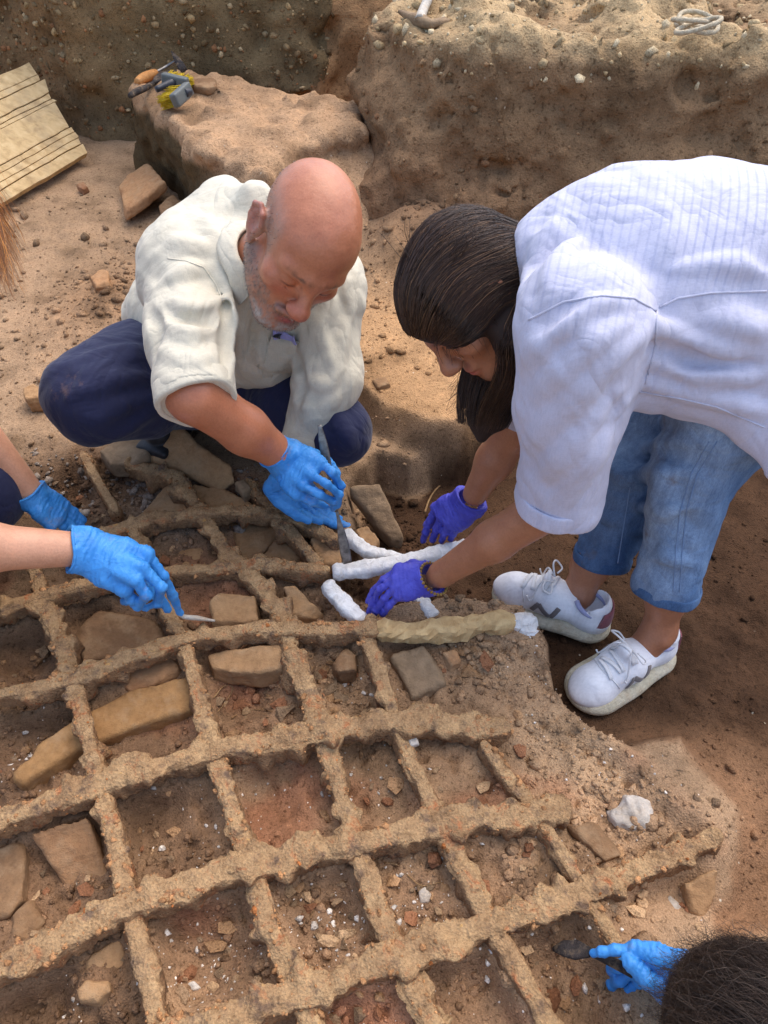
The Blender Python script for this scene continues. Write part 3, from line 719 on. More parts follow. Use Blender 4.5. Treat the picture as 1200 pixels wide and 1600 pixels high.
# ================================================================== PEOPLE
def skin_mat(name):
    t = NT(name)
    n = t.noise(38, 5, .6); n2 = t.noise(260, 4, .6)
    c = t.mix(t.attr(), t.ramp(n, [(0.3, (0.86, 0.80, 0.78)), (0.55, (1, 1, 1)), (0.75, (1.08, 1.02, 1.0))]), 0.8, 'MULTIPLY')
    c = t.mix(c, t.ramp(n2, [(0.35, (0.86, 0.84, 0.82)), (0.6, (1.06, 1.06, 1.06))]), 0.55, 'MULTIPLY')
    n5 = t.noise(900, 2, .5); nb = t.bump(n2, 0.4, 0.0014); nb = t.bump(n5, .35, .0005, nb)
    t.b.inputs['Subsurface Weight'].default_value = 0.06
    t.b.inputs['Subsurface Radius'].default_value = (0.012, 0.005, 0.003)
    return t.out(c, t.ramp(n2, [(0.3, (.30,) * 3), (0.7, (.50,) * 3)]), nb, 0.5)
def cloth_mat(name, col, fib=420, rough=0.85, bump=0.35, var=0.12, spec=0.2, stripes=None, dirt=0.0, crease=9.0, cstr=0.42):
    t = NT(name)
    n = t.noise(6, 4, .6); a = t.noise(fib, 2, .5, t.co((1, 1, .12))); b = t.noise(fib, 2, .5, t.co((.12, 1, 1)))
    w = t.mix(a, b, 0.5)
    c = t.mix(col, t.ramp(n, [(0.3, (1 - var,) * 3), (0.7, (1 + var,) * 3)]), 1.0, 'MULTIPLY')
    c = t.mix(c, t.ramp(w, [(0.35, (0.86,) * 3), (0.6, (1.05,) * 3)]), 0.6, 'MULTIPLY')
    if stripes: c = stripes(t, c)
    if dirt: c = t.mix(c, S(150, 112, 80), t.ramp(t.noise(9, 6, .7), [(0.62, (0, 0, 0)), (0.8, (dirt,) * 3)]))
    wr = t.noise(22, 3, .5, t.co((1, 1, .55)), 0.8)
    rg = t.math('ABSOLUTE', t.math('SUBTRACT', t.noise(crease, 2, .5, t.co((1, .8, .5), (.4, .3, .2)), 1.1), .5)); rg2 = t.math('ABSOLUTE', t.math('SUBTRACT', t.noise(crease * 2.3, 2, .5, t.co((.8, 1, .6), (.2, -.5, .9)), .8), .5))
    nb = t.bump(wr, 0.35, 0.008); nb = t.bump(rg, cstr, 0.05, nb); nb = t.bump(rg2, cstr * .7, 0.022, nb); nb = t.bump(w, bump, 0.0012, nb)
    t.b.inputs['Sheen Weight'].default_value = 0.15
    return t.out(c, rough, nb, spec)
def glove_mat(name, c1, c2):
    t = NT(name)
    n = t.noise(30, 4, .6, dist=.6); n2 = t.noise(120, 4, .6, t.co((1.0, .3, 1)), 0.5)
    c = t.ramp(n, [(0.3, c1), (0.7, c2)])
    c = t.mix(c, S(150, 128, 108), t.ramp(t.noise(24, 6, .7), [(0.58, (0, 0, 0)), (0.80, (.55, .55, .55))]))
    n6 = t.noise(75, 4, .6, dist=1.5)
    nb = t.bump(n2, 0.5, 0.002); nb = t.bump(n6, 0.5, 0.004, nb)
    t.b.inputs['Subsurface Weight'].default_value = 0.03
    t.b.inputs['Subsurface Radius'].default_value = (0.004, 0.006, 0.01)
    return t.out(c, 0.5, nb, 0.4)
def hair_mat(name, r=.42):
    t = NT(name)
    return t.out(t.attr(), r, None, 0.4)
M_SKIN = skin_mat('skin')
M_HAIR = hair_mat('hair')
M_HAIR2 = hair_mat('hair_mass', .75)
M_BLUE = glove_mat('blue_nitrile', S(44, 126, 200), S(74, 154, 224))
M_VIOLET = glove_mat('violet_nitrile', S(66, 66, 172), S(90, 92, 202))

def frame(f, u):                                   # columns: right, forward, up
    f = unit(f); u = unit(np.asarray(u) - f * (f @ u)); x = np.cross(f, u)
    return np.stack([x, f, u], 1)
class Head:
    def __init__(s, c, f, u, sc=1.0): s.c = np.asarray(c, float); s.R = frame(f, u); s.s = sc
    def L(s, x, y, z): return s.c + s.s * (s.R @ np.array([x, y, z]))
    def inv(s, P): return ((P - s.c) @ s.R) / s.s
    def build(s, v, beard=False, female=False):
        L, R, q = s.L, s.R, s.s
        def el(c, r, k=.02, mode='+'): v.ell(L(*c), np.array(r) * q, R, k * q, mode)
        def cp(a, b, r1, r2=None, k=.012, mode='+'): v.cap(L(*a), L(*b), r1 * q, (r1 if r2 is None else r2) * q, k * q, mode)
        el((0, -.018, .042), (.078, .100, .086), .02)
        el((0, .032, .040), (.066, .058, .058), .03)
        el((0, .040, -.025), (.060, .054, .074), .03)
        jw = .9 if female else 1.05
        el((0, .030, -.072), (.056 * jw, .060, .044), .03)
        el((0, .078, -.104), (.026 * jw, .022, .020), .03)
        for sx in (-1, 1):
            cp((sx * .055 * jw, -.005, -.055), (sx * .022, .074, -.106), .020, .018, .03)
            el((sx * .046, .062, -.020), (.024, .022, .018), .025)
            cp((sx * .013, .092, .021), (sx * .050, .073, .022), .0105, .008, .018)
            el((sx * .034, .099, .001), (.018, .012, .0105), .012, '-')
            v.ell(L(sx * .033, .0745, .000), np.array((.0165,) * 3) * q, R, .004 * q)
            cp((sx * .019, .0905, -.0045), (sx * .033, .0925, -.0068), .0017, .0017, .002, '-')
            cp((sx * .033, .0925, -.0068), (sx * .047, .0855, -.0045), .0017, .0017, .002, '-')
            el((sx * .013, .108, -.037), (.0095, .011, .009), .008)
        cp((0, .092, .014), (0, .117, -.026), .0085, .0125, .018)
        el((0, .121, -.033), (.0135, .0125, .0115), .010)
        for sx in (-1, 1): el((sx * .007, .116, -.045), (.0035, .004, .003), .003, '-')
        cp((-.017, .094, -.066), (.017, .094, -.066), .0075, .0075, .012); el((0, .100, -.066), (.014, .008, .006), .01)
        el((0, .097, -.078), (.017, .010, .0065), .01)
        cp((-.022, .098, -.0715), (0, .109, -.0715), .0017, .0017, .002, '-'); cp((.022, .098, -.0715), (0, .109, -.0715), .0017, .0017, .002, '-')
        for sx in (-1, 1):
            Re = R @ np.array(((math.cos(.35), -sx * math.sin(.35), 0), (sx * math.sin(.35), math.cos(.35), 0), (0, 0, 1)))
            v.ell(L(sx * .083, -.014, .000), np.array((.009, .021, .033)) * q, Re, .008 * q)
            v.ell(L(sx * .092, -.010, .004), np.array((.006, .012, .019)) * q, Re, .004 * q, '-')
            pts = [(sx * .084, .004, .010), (sx * .089, -.004, .028), (sx * .092, -.020, .032), (sx * .094, -.034, .018), (sx * .091, -.032, -.004), (sx * .085, -.020, -.026)]
            for i in range(5): cp(pts[i], pts[i + 1], .0042, .0042, .004)
            el((sx * .080, -.008, -.034), (.006, .009, .009), .006)
            cp((sx * .082, .000, .000), (sx * .084, .000, -.012), .005, .004, .004)
        if beard:
            for sx in (-1, 1):
                cp((sx * .017, .107, -.040), (sx * .036, .086, -.074), .0022, .0016, .004, '-')
                cp((sx * .045, .082, -.012), (sx * .024, .091, -.016), .0015, .0015, .003, '-')
                cp((sx * .010, .098, .014), (sx * .008, .094, .034), .0016, .0012, .003, '-')
            for zf_ in (.045, .060, .074):
                yy = .090 - (zf_ - .04) * .42
                cp((-.036, yy - .012, zf_ + .002), (0, yy + .002, zf_), .0016, .0016, .004, '-'); cp((.036, yy - .012, zf_ + .002), (0, yy + .002, zf_), .0016, .0016, .004, '-')
            el((0, .068, -.098), (.036, .032, .025), .02)
            cp((-.024, .098, -.060), (0, .111, -.053), .006, .006, .006); cp((.024, .098, -.060), (0, .111, -.053), .006, .006, .006)
        v.cap(L(0, -.030, -.05), L(0, -.060, -.19), .056 * q, .064 * q, .03 * q)

def cut_end(v, p, ax, r, hollow=0.0, wall=0.006, k=0.003):
    """trim a sleeve or trouser leg flat at p (axis ax pointing out) and hollow it"""
    ax = unit(ax); o = unit(np.cross(ax, (0.3, 0.5, 0.8))); w = np.cross(ax, o)
    R = np.stack([o, w, ax], 1)
    v.rbox(np.asarray(p) + ax * r * 1.0, (r * 1.6, r * 1.6, r * 1.0), 0.001, R, k, '-')
    if hollow: v.cap(np.asarray(p) + ax * 0.02, np.asarray(p) - ax * hollow, r - wall, (r - wall) * 0.8, k, '-')

def mk_glove(name, mat, parent, W, elbow, K, F, thumb, r=1.0, cuff=0.06, h=0.0021, wr=0.030):
    """W wrist, elbow a point towards the elbow, K knuckles, F finger joint lists, thumb joints (all world)"""
    allp = np.array([W] + list(K) + [p for f in F for p in f] + list(thumb))
    back = unit(np.asarray(elbow) - W)
    Ce = W + back * cuff
    lo = np.minimum(allp.min(0), Ce) - 0.06; hi = np.maximum(allp.max(0), Ce) + 0.06
    v = Vol(lo, hi, h)
    K = [np.asarray(k) for k in K]
    lat = K[0] - K[-1]
    nrm = unit(np.cross(lat, K[1] - W))
    ws = [W + lat * s_ for s_ in (.34, .12, -.12, -.32)]
    for k_, w_ in zip(K, ws):
        v.cap(w_, k_, .0178 * r, .0122 * r, .014)
    v.cap(K[0], K[-1], .0125 * r, .0115 * r, .012)
    v.cap(K[0] * .6 + ws[0] * .4, K[-1] * .6 + ws[-1] * .4, .0135 * r, .0135 * r, .02)
    for k_, f in zip(K, F):
        pts = [k_] + list(f); n = len(pts)
        rr = np.linspace(.0104, .0078, n) * r
        for i in range(n - 1):
            v.cap(pts[i], pts[i + 1], rr[i], rr[i + 1], .0022)
            if 0 < i: v.ell(pts[i], (rr[i] * 1.10,) * 3, None, .004)
    pts = [W + lat * .30] + list(thumb); rr = np.array([.019, .0175, .0125, .0115, .009][:len(pts)]) * r
    for i in range(len(pts) - 1): v.cap(pts[i], pts[i + 1], rr[i], rr[i + 1], .010 if i < 1 else .004)
    # cuff
    v.cap(W + back * .0, W + back * cuff * .5, .029 * r, wr, .016, flat=(nrm, .80))
    v.cap(W + back * cuff * .5, Ce, wr, wr * 1.10, .012, flat=(nrm, .86))
    # taut creases
    ax = unit(K[1] - W)
    def cr(x, y, z):
        s_ = x * ax[0] + y * ax[1] + z * ax[2]
        q = fbm(x + s_ * 3, y, z, 55, 2)
        return 0.0011 * np.sin((s_ * 1.0 + .006 * fbm(x, y, z, 40, 2)) * 2 * math.pi / 0.0085) * np.clip(q + .35, 0, 1) * 1.3 + 0.0020 * fbm(x, y, z, 45, 3) + .0030 * np.abs(fbm(x + s_, y, z, 28, 2))
    v.disp(cr, .012)
    cut_end(v, Ce, back, wr * 1.25, hollow=.03, wall=.011, k=.002)
    P, Fc = v.net(); P = relax(P, Fc, 1, .35)
    o = mesh_np(name, P, Fc, mat); adopt(parent, o)
    # rolled rim of the cuff
    ring = []
    Rr = frame(back, nrm)
    for a in np.linspace(0, 2 * math.pi, 29):
        ring.append(Ce - back * .001 + (Rr[:, 0] * math.cos(a) + Rr[:, 2] * math.sin(a) * .88) * (wr * 1.085) + back * .0022 * math.sin(a * 3 + 1))
    make_tube('rim', ring, .0026, mat, o, 7)
    return o
def J(*t): return [PD(*p) for p in t]

def strands(name, paths, mat, parent, rad=0.0007, m=3, col=None, cvar=.3, light=None, lp=.1):
    """many hairs as thin tapered tubes in one mesh"""
    vs, fs, cs = [], [], []
    n0 = 0; rng = random.Random(5)
    pr = circ(m)
    for p in paths:
        p = np.asarray(p); n = len(p)
        r = rad * (0.6 + .8 * rng.random()) * np.linspace(1, .35, n)
        T = np.gradient(p, axis=0); T /= np.linalg.norm(T, axis=1, keepdims=True) + 1e-9
        A = np.cross(T, (0.31, 0.2, 0.93)); A /= np.linalg.norm(A, axis=1, keepdims=True) + 1e-9; B = np.cross(T, A)
        v = p[:, None] + A[:, None] * (pr[None, :, 0] * r[:, None])[..., None] + B[:, None] * (pr[None, :, 1] * r[:, None])[..., None]
        i = np.arange(n - 1)[:, None]; j = np.arange(m)[None]
        f = np.stack([i * m + j, i * m + (j + 1) % m, (i + 1) * m + (j + 1) % m, (i + 1) * m + j], -1).reshape(-1, 4)
        vs.append(v.reshape(-1, 3)); fs.append(f + n0); n0 += n * m
        c = np.array(light if light is not None and rng.random() < lp else col) * (1 + cvar * (rng.random() * 2 - 1))
        cs.append(np.tile(c, (n * m, 1)))
    o = mesh_np(name, np.concatenate(vs), np.concatenate(fs), mat, col=np.concatenate(cs))
    return adopt(parent, o) if parent is not None else o
def crisp(x, y, z, a=.009, f=7.0):
    # sharp valleys between rounded pillows of cloth, turned along the body
    n1 = fbm(x + .35 * z, y, z * .55 - x * .3, f, 2); n2 = fbm(x - y * .4 + 5, y + z * .3, z * .6, f * 2.1, 2)
    return a * (.22 - np.abs(n1)) * 1.0 + a * .55 * (.2 - np.abs(n2))
def ribbon(name, A, B, th, mat, parent, bvh=None, step=0.006):
    """cloth strip between two edge lines with real thickness"""
    A = resample(A, step); B = resample(B, step)
    n = max(len(A), len(B)); t = np.linspace(0, 1, n)
    A = np.stack([np.interp(t, np.linspace(0, 1, len(A)), A[:, i]) for i in range(3)], -1)
    B = np.stack([np.interp(t, np.linspace(0, 1, len(B)), B[:, i]) for i in range(3)], -1)
    M_ = 6
    G = np.stack([A + (B - A) * (j / (M_ - 1)) for j in range(M_)], 1)
    du = np.gradient(G, axis=0); dv = np.gradient(G, axis=1)
    N = np.cross(du, dv); N /= np.linalg.norm(N, axis=2, keepdims=True) + 1e-9
    bow = np.sin(np.linspace(0, math.pi, M_))[None, :, None] * th * .8
    G1 = G + N * (th / 2 + bow); G2 = G - N * (th / 2 - bow)
    # closed loop per row
    ringv = np.concatenate([G1, G2[:, ::-1]], 1); m = ringv.shape[1]
    v = ringv.reshape(-1, 3)
    i = np.arange(n - 1)[:, None]; j = np.arange(m)[None]
    f = np.stack([i * m + j, i * m + (j + 1) % m, (i + 1) * m + (j + 1) % m, (i + 1) * m + j], -1).reshape(-1, 4)
    e0 = np.array([[j_, j_ + 1, m - 2 - j_, m - 1 - j_] for j_ in range(M_ - 1)])
    f = np.concatenate([f, e0, e0[:, ::-1] + (n - 1) * m])
    o = mesh_np(name, v, f, mat)
    return adopt(parent, o)
def on(bvh, pts, off=0.0):
    out = []
    for u, v in pts:
        p, n = hit(bvh, u, v)
        if p is None: continue
        c = unit(np.array([0, 0, CAM_H]) - p)
        if n @ c < 0: n = -n
        out.append(p + n * off)
    return np.array(out)
def fold(v, bvh, pts, r, k=0.012, sink=None, mode='+'):
    q = on(bvh, pts, -(sink if sink is not None else r * .55))
    if len(q) > 1:
        q = resample(q, 0.02)
        rs = r * (0.35 + 0.65 * np.sin(np.linspace(0.15, math.pi - .15, len(q))))
        v.chain(q, rs, k, mode)

# ------------------------------------------------------------------ the crouching man
man = tag(empty('person', PZ(300, 640, -0.02)), 'crouching person with bald head and grey beard in a cream shirt and navy trousers', 'person')
_f, _u = CV(.33, -.78, .53), CV(.5, .62, .6); _a = math.radians(20)
HM = Head(PD(472, 380, 1.27), _f * math.cos(_a) - _u * math.sin(_a), _u * math.cos(_a) + _f * math.sin(_a), 1.01)
RS, RE, RW = PD(287, 428, 1.43), PD(305, 618, 1.27), PD(440, 712, 1.43)      # right arm (image left)
LS, LE, LW = PD(505, 452, 1.50), PD(512, 585, 1.52), PD(465, 712, 1.57)      # left arm
v = Vol(HM.c - .21, HM.c + .17, 0.0021); HM.build(v, beard=True)
v.disp(lambda x, y, z: 0.0009 * fbm(x, y, z, 60, 3), .01)
hp, hf = v.net(); hp = relax(hp, hf, 2, .4)
NB = HM.L(0, -.06, -.19)
lo = np.min([RS, RE, RW, LW, LE, NB], 0) - .15; hi = np.max([RS, RE, RW, LS, NB], 0) + .12
v = Vol(lo, hi, 0.005)
PELV = PD(330, 545, 1.74)
v.chain([HM.L(0, -.045, -.12), NB, PD(372, 440, 1.60), PD(340, 500, 1.68)], [.055, .065, .09, .10], .05)
v.chain([NB, RS, RE], [.05, .045, .046], .02); v.chain([RE, RE * .45 + RW * .55, RW], [.050, .043, .031], .02)
v.chain([NB, LS, LE], [.05, .045, .044], .02); v.chain([LE, LW], [.045, .030], .02)
v.chain([RW, RW + unit(RW - RE) * .03], [.03, .02], .01)
v.disp(lambda x, y, z: 0.003 * fbm(x, y, z, 14, 2), .02)
ap, af = v.net()
bp, bf = join_np([(hp, hf), (ap, af)])
q = HM.inv(bp)
skin = np.array(S(186, 118, 84)); col = np.tile(skin, (len(bp), 1))
def blend(c, k, w): return c + (np.array(k) - c) * np.clip(w, 0, 1)[:, None]
isH = np.zeros(len(bp)); isH[:len(hp)] = 1
dist0 = np.hypot(q[:, 0] / .5, q[:, 2] - .12)
bn = fbm(q[:, 0], q[:, 1], q[:, 2], 170, 2)
beard = isH * sstep(-q[:, 2], .030, .055) * sstep(q[:, 1], -.03, .0) * (1 - sstep(np.abs(q[:, 2] + .0715), .010, .004) * 0)
beard = np.maximum(beard * (1 - isH * sstep(q[:, 1], .03, .06) * sstep(q[:, 2], -.085, -.05) * sstep(np.abs(q[:, 0]), .05, .034) * 1.0), isH * sstep(-q[:, 2], .046, .052) * sstep(-q[:, 2], -.064, -.058) * sstep(q[:, 1], .085, .095))
side = isH * sstep(np.abs(q[:, 0]), .062, .071) * sstep(-q[:, 2], -.085, -.03) * sstep(-q[:, 1], -.055, -.03)
bk = isH * sstep(-q[:, 1], .035, .075) * sstep(-q[:, 2], -.10, -.04)
col = blend(col, S(150, 128, 114), np.maximum(side, bk) * .62 * (1 + .5 * bn))
col = blend(col, S(136, 108, 92), beard * (.6 + .6 * bn))
col = blend(col, S(176, 166, 158), beard * sstep(q[:, 1], .05, .08) * sstep(-q[:, 2], .080, .10) * (.6 + bn))
col = blend(col, S(176, 92, 78), isH * np.exp(-((q[:, 0] / .02) ** 2 + ((q[:, 1] - .118) / .02) ** 2 + ((q[:, 2] + .035) / .018) ** 2)) * .8)
col = blend(col, S(166, 84, 78), isH * np.exp(-((q[:, 0] / .02) ** 2 + ((q[:, 2] + .076) / .008) ** 2)) * sstep(q[:, 1], .085, .10))
col = blend(col, S(178, 98, 80), isH * np.exp(-(((np.abs(q[:, 0]) - .045) / .02) ** 2 + ((q[:, 2] + .025) / .02) ** 2)) * sstep(q[:, 1], .04, .07) * .5)
col = blend(col, S(92, 68, 58), isH * np.exp(-(((np.abs(q[:, 0]) - .030) / .020) ** 2 + ((q[:, 2] - .026) / .005) ** 2)) * sstep(q[:, 1], .072, .085) * (.55 + bn))   # brows
col = blend(col, S(70, 40, 34), isH * np.exp(-(((np.abs(q[:, 0]) - .033) / .013) ** 2 + ((q[:, 2] + .006) / .0022) ** 2)) * sstep(q[:, 1], .078, .085) * .9)   # lash line
col = blend(col, S(184, 104, 84), isH * sstep(np.abs(q[:, 0]), .080, .088) * sstep(q[:, 1], -.045, -.03) * (1 - sstep(q[:, 1], .01, .02)) * .5)
adopt(man, mesh_np('body', bp, bf, M_SKIN, col=col))
# beard and side stubble as short hairs
rng = random.Random(3); nprng = np.random.RandomState(3)
cand = np.nonzero((beard > .35) & (isH > 0))[0]; cand2 = np.nonzero((np.maximum(side, bk) > .5))[0]
paths = []
for idx, L_ in [(c, .0030) for c in nprng.choice(cand, 3000)] + [(c, .0028) for c in nprng.choice(cand2, 1500)]:
    p = bp[idx]; n = unit(p - HM.L(0, .01, -.02)); d = unit(n + HM.R[:, 2] * -.8 + HM.R[:, 1] * .2 + nprng.normal(0, .25, 3))
    paths.append([p - n * .001, p + d * L_ * .5, p + (d - HM.R[:, 2] * .3) * L_])
strands('beard', paths, M_HAIR, man, 0.00034, 3, S(150, 140, 132), .45, S(76, 66, 60), .35)

M_CREAM = cloth_mat('cream_linen', S(208, 200, 178), 520, .85, .4, .06)
def build_mshirt(v):
    v.chain([PD(322, 548, 1.74), PD(335, 490, 1.66), PD(378, 440, 1.57), NB * .5 + PD(372, 395, 1.54) * .5], [.150, .150, .142, .085], .06)
    v.cap(PD(305, 400, 1.47), PD(485, 440, 1.52), .088, .085, .05)
    v.cap(PD(300, 415, 1.50), PD(352, 330, 1.52), .085, .06, .05); v.cap(PD(352, 345, 1.50), PD(400, 325, 1.43), .06, .045, .04)
    v.chain([PD(270, 480, 1.70), PD(225, 500, 1.82)], [.10, .060], .05); v.cap(PD(385, 470, 1.55), PD(410, 530, 1.60), .105, .110, .05)
    v.chain([RS, RS * .45 + RE * .55, RE], [.082, .076, .064], .035); v.cap(NB, RS, .080, .084, .04); v.cap(NB, LS, .080, .080, .04)
    v.chain([LS, LE, LW], [.080, .064, .044], .035)
v = Vol(np.min([RE, LW, PELV], 0) - .22, np.max([RS, LS, NB, PELV], 0) + .2, 0.0045)
build_mshirt(v); P0, F0 = v.net(); B0 = bvh_of(P0, F0)
for pts, r in [([(250, 500), (300, 520), (340, 505)], .012), ([(245, 545), (300, 565), (345, 548)], .011), ([(262, 470), (300, 482), (345, 470)], .010), ([(240, 450), (280, 430), (330, 420)], .010),
               ([(255, 590), (300, 605), (340, 585)], .010), ([(365, 350), (360, 420), (378, 500), (372, 570)], .010), ([(340, 380), (350, 440), (362, 520), (352, 590)], .009),
               ([(520, 470), (500, 520), (520, 570)], .011), ([(548, 470), (540, 530), (520, 600)], .010), ([(470, 590), (500, 600), (535, 580)], .010), ([(462, 625), (495, 640), (525, 620)], .009), ([(480, 660), (500, 650), (516, 655)], .007),
               ([(450, 500), (440, 560), (420, 600)], .009), ([(410, 520), (400, 570), (385, 610)], .009), ([(300, 340), (330, 360), (350, 400)], .009), ([(270, 380), (300, 390), (330, 395)], .008)]:
    fold(v, B0, pts, r, .016)
for pts, r in [([(350, 470), (352, 540), (345, 600)], .009), ([(232, 480), (245, 520), (240, 570)], .008), ([(455, 545), (470, 590), (468, 640)], .008), ([(280, 500), (320, 500), (345, 488)], .007)]:
    fold(v, B0, pts, r, .014, -r * .55, '-')
v.disp(lambda x, y, z: crisp(x, y, z, .018, 7) + 0.0022 * fbm(x + y, y - z, z * .4, 30, 2), .03)
axR = unit(RE - RS); cut_end(v, RE + axR * .012, axR + (RW - RE) * .6, .085, hollow=.05, wall=.034)
axL = unit(LW - LE); cut_end(v, LW - axL * .018, axL, .062, hollow=.05, wall=.031)
v.cap(HM.L(0, -.02, -.03), HM.L(0, -.05, -.145), .064, .058, .006, '-')                 # neck opening
P0, F0 = v.net(); P0 = relax(P0, F0, 1, .3)
mshirt = adopt(man, mesh_np('shirt', P0, F0, M_CREAM)); B0 = bvh_of(P0, F0)
# rolled cuffs
def band(name, c, ax, r, wid, th, mat, parent, flat=1.0, n=40, nrm=None):
    ax = unit(ax); R = frame(ax, nrm if nrm is not None else (0.2, 0.3, 1.0))
    ring = np.array([c + (R[:, 0] * math.cos(a) + R[:, 2] * math.sin(a) * flat) * r * (1 + .02 * math.sin(3 * a + 1) + .015 * math.sin(7 * a)) + ax * .004 * math.sin(2 * a) for a in np.linspace(0, 2 * math.pi, n)])
    T = np.gradient(ring, axis=0)
    prof = rprof(14, .5) * np.array([1, 1])
    v_, f_ = sweep(ring, np.stack([prof[:, 0] * wid, prof[:, 1] * th], -1) @ np.array([[0, 1.0], [1.0, 0]]), None, tuple(ax), cap=False)
    o = mesh_np(name, v_, f_, mat); return adopt(parent, o)
band('cuff', RE + axR * .000, axR + (RW - RE) * .6, .0635, .019, .0065, M_CREAM, mshirt)
band('cuff', LW - axL * .030, axL, .044, .020, .004, M_CREAM, mshirt)
# collar: left and right wings, placket, pocket, seams
def collar_ring(H, mat, parent, z0=-.105, r0=.067, z1=-.135, r1=.090, gap=.42, pt=.035, th=.0045):
    """turned-down collar round the neck, open at the front, with two points"""
    A, B = [], []
    for a in np.linspace(gap, 2 * math.pi - gap, 33):
        e = min(a - gap, 2 * math.pi - gap - a); k = max(0, 1 - e / .55)
        def pt_(r, z, dy=0.0): 
            return H.L(math.sin(a) * r, -.040 - .35 * (z + .10) * -1 + math.cos(a) * r * .95 + dy, z)
        A.append(pt_(r0, z0 - .012 * k)); B.append(pt_(r1 + .004 * k, z1 - pt * k, .012 * k))
    return ribbon('collar', np.array(A), np.array(B), th, mat, parent)
collar_ring(HM, M_CREAM, mshirt)
def seam(pts, bvh, mat, parent, r=.0013, off=.0004, name='seam'):
    pts = np.array(pts, float); dn = []
    for i in range(len(pts) - 1):
        k = max(1, int(np.hypot(*(pts[i + 1] - pts[i])) / 7)); dn += [pts[i] + (pts[i + 1] - pts[i]) * j / k for j in range(k)]
    q = on(bvh, dn + [pts[-1]], off)
    if len(q) > 1: make_tube(name, q, r, mat, parent, 6, .008)
M_CREAM2 = cloth_mat('cream_stitching', S(214, 206, 184), 520, .85, .3, .05)
seam([(262, 404), (290, 408), (318, 418), (338, 445), (352, 480)], B0, M_CREAM2, mshirt)
seam([(404, 470), (412, 500), (420, 540), (408, 590)], B0, M_CREAM2, mshirt)
seam([(416, 468), (428, 500), (436, 540), (424, 590)], B0, M_CREAM2, mshirt)
pk = on(B0, [(424, 522), (448, 530), (470, 534)], .004); pk2 = on(B0, [(402, 572), (424, 580), (452, 580)], .003)
if len(pk) == 3 and len(pk2) == 3: ribbon('pocket', pk, pk2, .004, M_CREAM, mshirt)
# things showing in the breast pocket
M_LILAC = cloth_mat('lilac_card', S(170, 168, 220), 300, .6, .1, .03, cstr=.08)
M_DARK = cloth_mat('dark_plastic', S(30, 32, 46), 300, .4, .05, .03, cstr=.08)
a = on(B0, [(434, 530), (456, 535), (469, 538)], .009); b = on(B0, [(436, 514), (457, 518), (470, 522)], .016)
if len(a) == 3 and len(b) == 3: tag(ribbon('paper_slip', a, b, .002, M_LILAC, None, step=.004) if False else ribbon('paper_slip', a, b, .002, M_LILAC, man, step=.004), 'lilac slip of paper showing above the shirt pocket')
a = on(B0, [(424, 524), (440, 527)], .007); b = on(B0, [(430, 516), (444, 519)], .010)
if len(a) == 2 and len(b) == 2: ribbon('spectacles_case', a, b, .003, M_DARK, man, step=.004)

M_NAVY = cloth_mat('navy_cotton', S(34, 38, 68), 420, .8, .35, .12, .25, dirt=.6)
RK, LK = PD(142, 622, 1.50), PD(522, 676, 1.58)
RH, LH = PD(290, 570, 1.76), PD(420, 590, 1.80)
RA, LA = PZ(290, 612, 0.06), PZ(420, 640, 0.05)
v = Vol(np.min([RK, RH, RA, LK, LA], 0) - .18, np.max([RK, LK, RH, LH, LA], 0) + .18, .006)
v.cap(RH, LH, .14, .13, .06)
v.chain([RH, RH * .4 + RK * .6, RK], [.135, .112, .088], .05); v.chain([RK, RK * .5 + RA * .5 + V(0, 0, .01), RA], [.086, .082, .06], .03)
v.chain([LH, LH * .45 + LK * .55, LK], [.125, .105, .070], .05); v.chain([LK, LA], [.07, .055], .03)
P1, F1 = v.net(); B1 = bvh_of(P1, F1)
for pts, r in [([(130, 590), (170, 565), (230, 560)], .011), ([(110, 620), (160, 600), (230, 590)], .010), ([(150, 655), (200, 630), (250, 618)], .010), ([(130, 560), (180, 548), (220, 545)], .009), ([(180, 680), (215, 655), (245, 640)], .010), ([(520, 640), (530, 670), (545, 700)], .007)]:
    fold(v, B1, pts, r, .02)
v.disp(lambda x, y, z: crisp(x, y, z, .016, 7), .03)
P1, F1 = v.net(); P1 = relax(P1, F1, 1, .5)
adopt(man, mesh_np('trousers', P1, F1, M_NAVY))
# dark shoes on the ground below him
M_SHOEB = cloth_mat('black_leather', S(28, 26, 28), 200, .5, .1, .1, .4, cstr=.08)
for A_, dirn in ((RA, V(-.35, -.9, 0)), (LA, V(.35, -.9, 0))):
    d = unit(dirn); g0 = float(ground_z(np.array([A_[0]]), np.array([A_[1]]))[0])
    base = V(A_[0], A_[1], g0)
    vv = Vol(base - V(.2, .2, .03), base + V(.2, .2, .2), .006)
    vv.cap(base - d * .05 + V(0, 0, .045), base + d * .13 + V(0, 0, .035), .042, .036, .02, flat=((0, 0, 1), .85)); vv.cap(base - d * .03 + V(0, 0, .05), base + V(0, 0, .11), .042, .04, .02)
    vv.rbox(base + d * .045 + V(0, 0, .012), (.045, .14, .014), .01, np.stack([np.cross(d, (0, 0, 1)), d, V(0, 0, 1)], 1), .006)
    P_, F_ = vv.net(); adopt(man, mesh_np('shoe', P_, F_, M_SHOEB))
